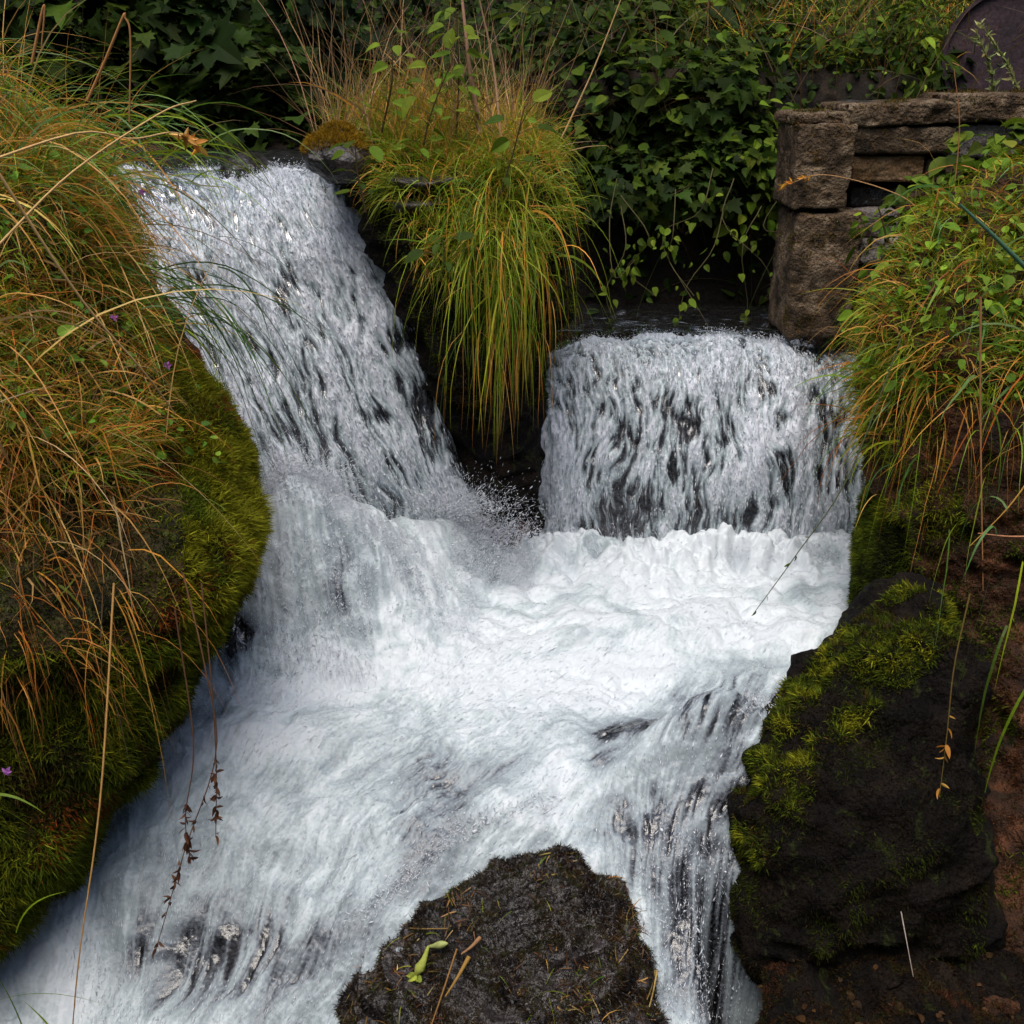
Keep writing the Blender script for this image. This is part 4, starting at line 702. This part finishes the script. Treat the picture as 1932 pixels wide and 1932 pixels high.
V, f, C = blades(np.array([P(u, v, 1.75) for u, v in ((90, 1990), (60, 1980), (130, 1990), (-20, 1500), (-10, 1520), (30, 1760), (-30, 1900))]), np.array([(.0, 0, 1), (-.1, 0, 1), (-.25, 0, 1), (.6, 0, .2), (.5, 0, -.2), (.3, 0, 1), (.7, 0, .5)]), R.uniform(.12, .3, 7), .006, 1.2, 10, pick(GREEN[:2], 7, .1), wob=.1)
tag(mk('grass_tuft', V, [f], M_grass, smooth=False, colr=C), 'few broad green blades at the bottom left corner', 'grass tuft')
# yellow-green fallen blossom on the foreground rock
fl = empty('fallen_blossom', P(800, 1800, 2.2), 'wilted yellow-green tubular blossom lying on the dark foreground rock', 'blossom')
def onrock(u, v, body=frk, off=.012):
    uu, vv = proj(body[0]); d = (uu-u)**2+(vv-v)**2+(body[0][:, 1]*60)**2*0; k = np.argsort(d)[:30]; k = k[np.argmin(body[0][k, 1])]; return P(u, v, body[0][k, 1]-off)
a, b, c = onrock(845, 1780), onrock(808, 1786), onrock(798, 1815); e2 = onrock(785, 1838)
def tub(pts, rs, colr, par, name):
    pts = np.array(pts); V, f, C = tube(pts, 1, 1, colr, 10); n = len(pts); V = V.reshape(n, 10, 3); ce = pts[:, None]; V = ce+(V-ce)*np.array(rs)[:, None, None]; mk(name, V.reshape(-1, 3), [f], M_leaf, par, colr=C)
tub(curve([a, (a+b)/2, b], 7), [.002, .008, .011, .010, .007, .005, .003], (.50, .55, .20), fl, 'tube')
tub(curve([b, c, e2], 8), [.004, .006, .007, .009, .012, .016, .012, .006], (.45, .5, .10), fl, 'tube')
V, f, C = leaves(OVATE, np.repeat(e2[None], 5, 0), np.array([0, -1, .4])+R.standard_normal((5, 3))*.3, .028, pick([(.45, .52, .08)], 5, .1), fwd=np.array([[-1, 0, -.8], [0, 0, -1], [.6, 0, -.8], [-.8, 0, .1], [.2, -.3, -1]])); mk('petal', V, [f], M_leaf, fl, smooth=False, colr=C)
for (u0, v0, u1, v1, cc, lb) in [(905, 1770, 870, 1800, (.32, .17, .08), 'short brown reed piece on the foreground rock, right of the blossom'), (862, 1790, 810, 1945, (.25, .13, .04), 'long brown twig running down the foreground rock'), (885, 1805, 840, 1880, (.3, .17, .04), 'golden straw on the foreground rock between twig and reed piece'), (1240, 1830, 1225, 1900, (.4, .27, .09), 'broken golden straw at the right rim of the foreground rock'), (735, 1747, 845, 1752, (.22, .14, .05), 'thin curved straw above the blossom')]:
    a, b = onrock(u0, v0), onrock(u1, v1); o = mk('twig', *(lambda t: (t[0], [t[1]]))(tube(curve([a, (a+b)/2+[0, -.006, 0], b], 7), .003 if 'piece' not in lb else .007, .002, cc, 6)), M_stem, colr=cc); tag(o, lb, 'twig')
# small pink flowers on the left bank
for (u, v, lb) in ((215, 600, 'tiny pink flower high on the left bank'), (316, 690, 'tiny pink flower at the edge of the orange moss'), (12, 1456, 'tiny magenta flower at the left picture edge'), (268, 362, 'tiny pale lilac flower in the upper left grass')):
    c = onrock(u, v, bank, .03); c = P(u, v, c[1]-.03); V, f, C = leaves(OVATE, np.repeat(c[None], 5, 0), np.array([0, -1, .3])+R.standard_normal((5, 3))*.2, .014, pick([(.45, .16, .5)], 5, .1), fwd=np.array([[math.cos(k*1.256), 0, math.sin(k*1.256)] for k in range(5)])); o = mk('flower', V, [f], M_leaf, smooth=False, colr=C); tag(o, lb, 'flower')

# ------------------------------------------------------------------ splash spray
def pool_z(x, y): return water_base(x, y)
pos, dv = [], []
def spl(u0, u1, v0, v1, Y0, Y1, n, d0, sp_, lift):
    u = R.uniform(u0, u1, n); v = R.uniform(v0, v1, n); Yc = R.uniform(Y0, Y1, n); p = P(u, v, Yc); p[:, 2] = water_base(p[:, 0], p[:, 1])+np.abs(R.standard_normal(n))*lift; pos.append(p); dv.append(np.array(d0)+R.standard_normal((n, 3))*sp_)
spl(480, 900, 900, 1020, 3.6, 4.1, 5000, (.5, -.5, .3), .5, .05); spl(480, 700, 1050, 1260, 3.35, 3.7, 3500, (.2, -.5, -.5), .3, .02)
spl(1010, 1620, 1010, 1060, 4.3, 4.5, 5000, (0, -.3, .6), .6, .04); spl(850, 1000, 900, 1050, 4.0, 4.3, 2500, (.5, -.3, .5), .6, .08); spl(1200, 1480, 1600, 1930, 2.25, 2.7, 2500, (0, -.3, -.8), .3, .02); spl(380, 560, 1150, 1330, 3.2, 3.5, 900, (0, -.3, -.5), .5, .05)
for q_ in range(3):
    n = 3600; c_ = P([560, 870, 930][q_], [905, 960, 1010][q_], [3.95, 4.2, 4.3][q_]); d_ = unit(R.standard_normal((n, 3))*[1, .6, .5]+[.25, -.3, .75]); rr_ = np.abs(R.standard_normal(n))*[.10, .09, .07][q_]; p_ = c_+d_*rr_[:, None]+R.standard_normal((n, 3))*[.11, .05, .02]; pos.append(p_); dv.append(d_+R.standard_normal((n, 3))*.2)
spl(500, 800, 890, 1000, 3.75, 4.05, 9000, (.5, -.7, .9), .35, .03); spl(850, 1010, 930, 1050, 4.05, 4.35, 5000, (.4, -.3, .7), .5, .06); spl(1010, 1620, 1020, 1050, 4.35, 4.48, 6000, (0, -.3, .9), .5, .025)
n = 60000; ii = R.integers(2, 898, n); jj = R.integers(2, 998, n); hp = PW[ii, jj]; kk = (np.abs(hp[:, 0]/hp[:, 1]) < .55) & (foam[ii, jj] > .25); hp = hp[kk]; n = len(hp)
fl_ = flo(hp[:, 0], hp[:, 1]); hz = (water_base(hp[:, 0]+fl_[:, 0]*.03, hp[:, 1]+fl_[:, 1]*.03)-water_base(hp[:, 0], hp[:, 1]))/.03
hd = np.stack([fl_[:, 0], fl_[:, 1], hz], -1)+R.standard_normal((n, 3))*.16; V, f = shards(hp+[0, 0, .001], hd, .016*np.exp(R.standard_normal(n)*.5), .0010*np.exp(R.standard_normal(n)*.4))
tag(mk('water_threads', V, [f], M_spray, attrs={'foam': np.repeat(R.uniform(.45, 1.1, n), 6)}), 'fine threads and beads of white water on the fast stream', 'spray', kind='stuff')
for (a_, b_) in (((385, 1300), (330, 1440)), ((330, 1440), (180, 1650)), ((180, 1650), (20, 1790)), ((1600, 1200), (1500, 1330)), ((1500, 1330), (1400, 1500)), ((1040, 1580), (850, 1680)), ((850, 1680), (680, 1840))):
    n = 900; t_ = R.random(n); uu = a_[0]+(b_[0]-a_[0])*t_; vv = a_[1]+(b_[1]-a_[1])*t_; zz = np.where(vv < 1350, 0, -.1-.0009*(vv-1350)); p_ = PZ(uu, vv, zz); p_[:, 2] = water_base(p_[:, 0], p_[:, 1])+np.abs(R.standard_normal(n))*.018; pos.append(p_+R.standard_normal((n, 3))*[.025, .025, 0]); dv.append(R.standard_normal((n, 3))+[0, -.3, .5])
pos = np.concatenate(pos); dv = np.concatenate(dv); n = len(pos); V, f = shards(pos, dv, .010*np.exp(R.standard_normal(n)*.7), .0010*np.exp(R.standard_normal(n)*.6))
tag(mk('splash_drops', V, [f], M_spray, attrs={'foam': np.repeat(R.uniform(.75, 1.2, n), 6)}), 'fine white spray thrown up where the falls hit the stream', 'spray', kind='stuff')

# ------------------------------------------------------------------ woods around the gorge
th = R.uniform(0, 2*math.pi, 700); rr = R.uniform(9, 16, 700); cxy = np.stack([rr*np.sin(th), 3+rr*np.cos(th)], -1); cz = ground(cxy[:, 0], cxy[:, 1])+R.uniform(.2, 7, 700)*np.where(cxy[:, 1] < 2, 1.7, 1)  # clumps behind the camera, out of view, raised to block low sky light
k = ~((np.abs(cxy[:, 0]) < 3) & (cxy[:, 1] < 0) & (cz > 5)); cen = np.concatenate([cxy, cz[:, None]], 1)[k]
nl = 90; q = np.repeat(cen, nl, 0)+R.standard_normal((len(cen)*nl, 3))*[.75, .75, .5]; m = len(q)
V, f, C = leaves(OVATE, q, R.standard_normal((m, 3))+[0, 0, .8], R.uniform(.2, .42, m), pick([(.018, .04, .012), (.03, .05, .012), (.012, .03, .01)], m, .3)); tag(mk('forest', V, [f], M_leaf, smooth=False, colr=C), 'dark leafy woods behind the falls, added unseen all round to shut out low sky', 'woods', kind='stuff')
print('verts', sum(len(o.data.vertices) for o in bpy.data.objects if o.type == 'MESH'))
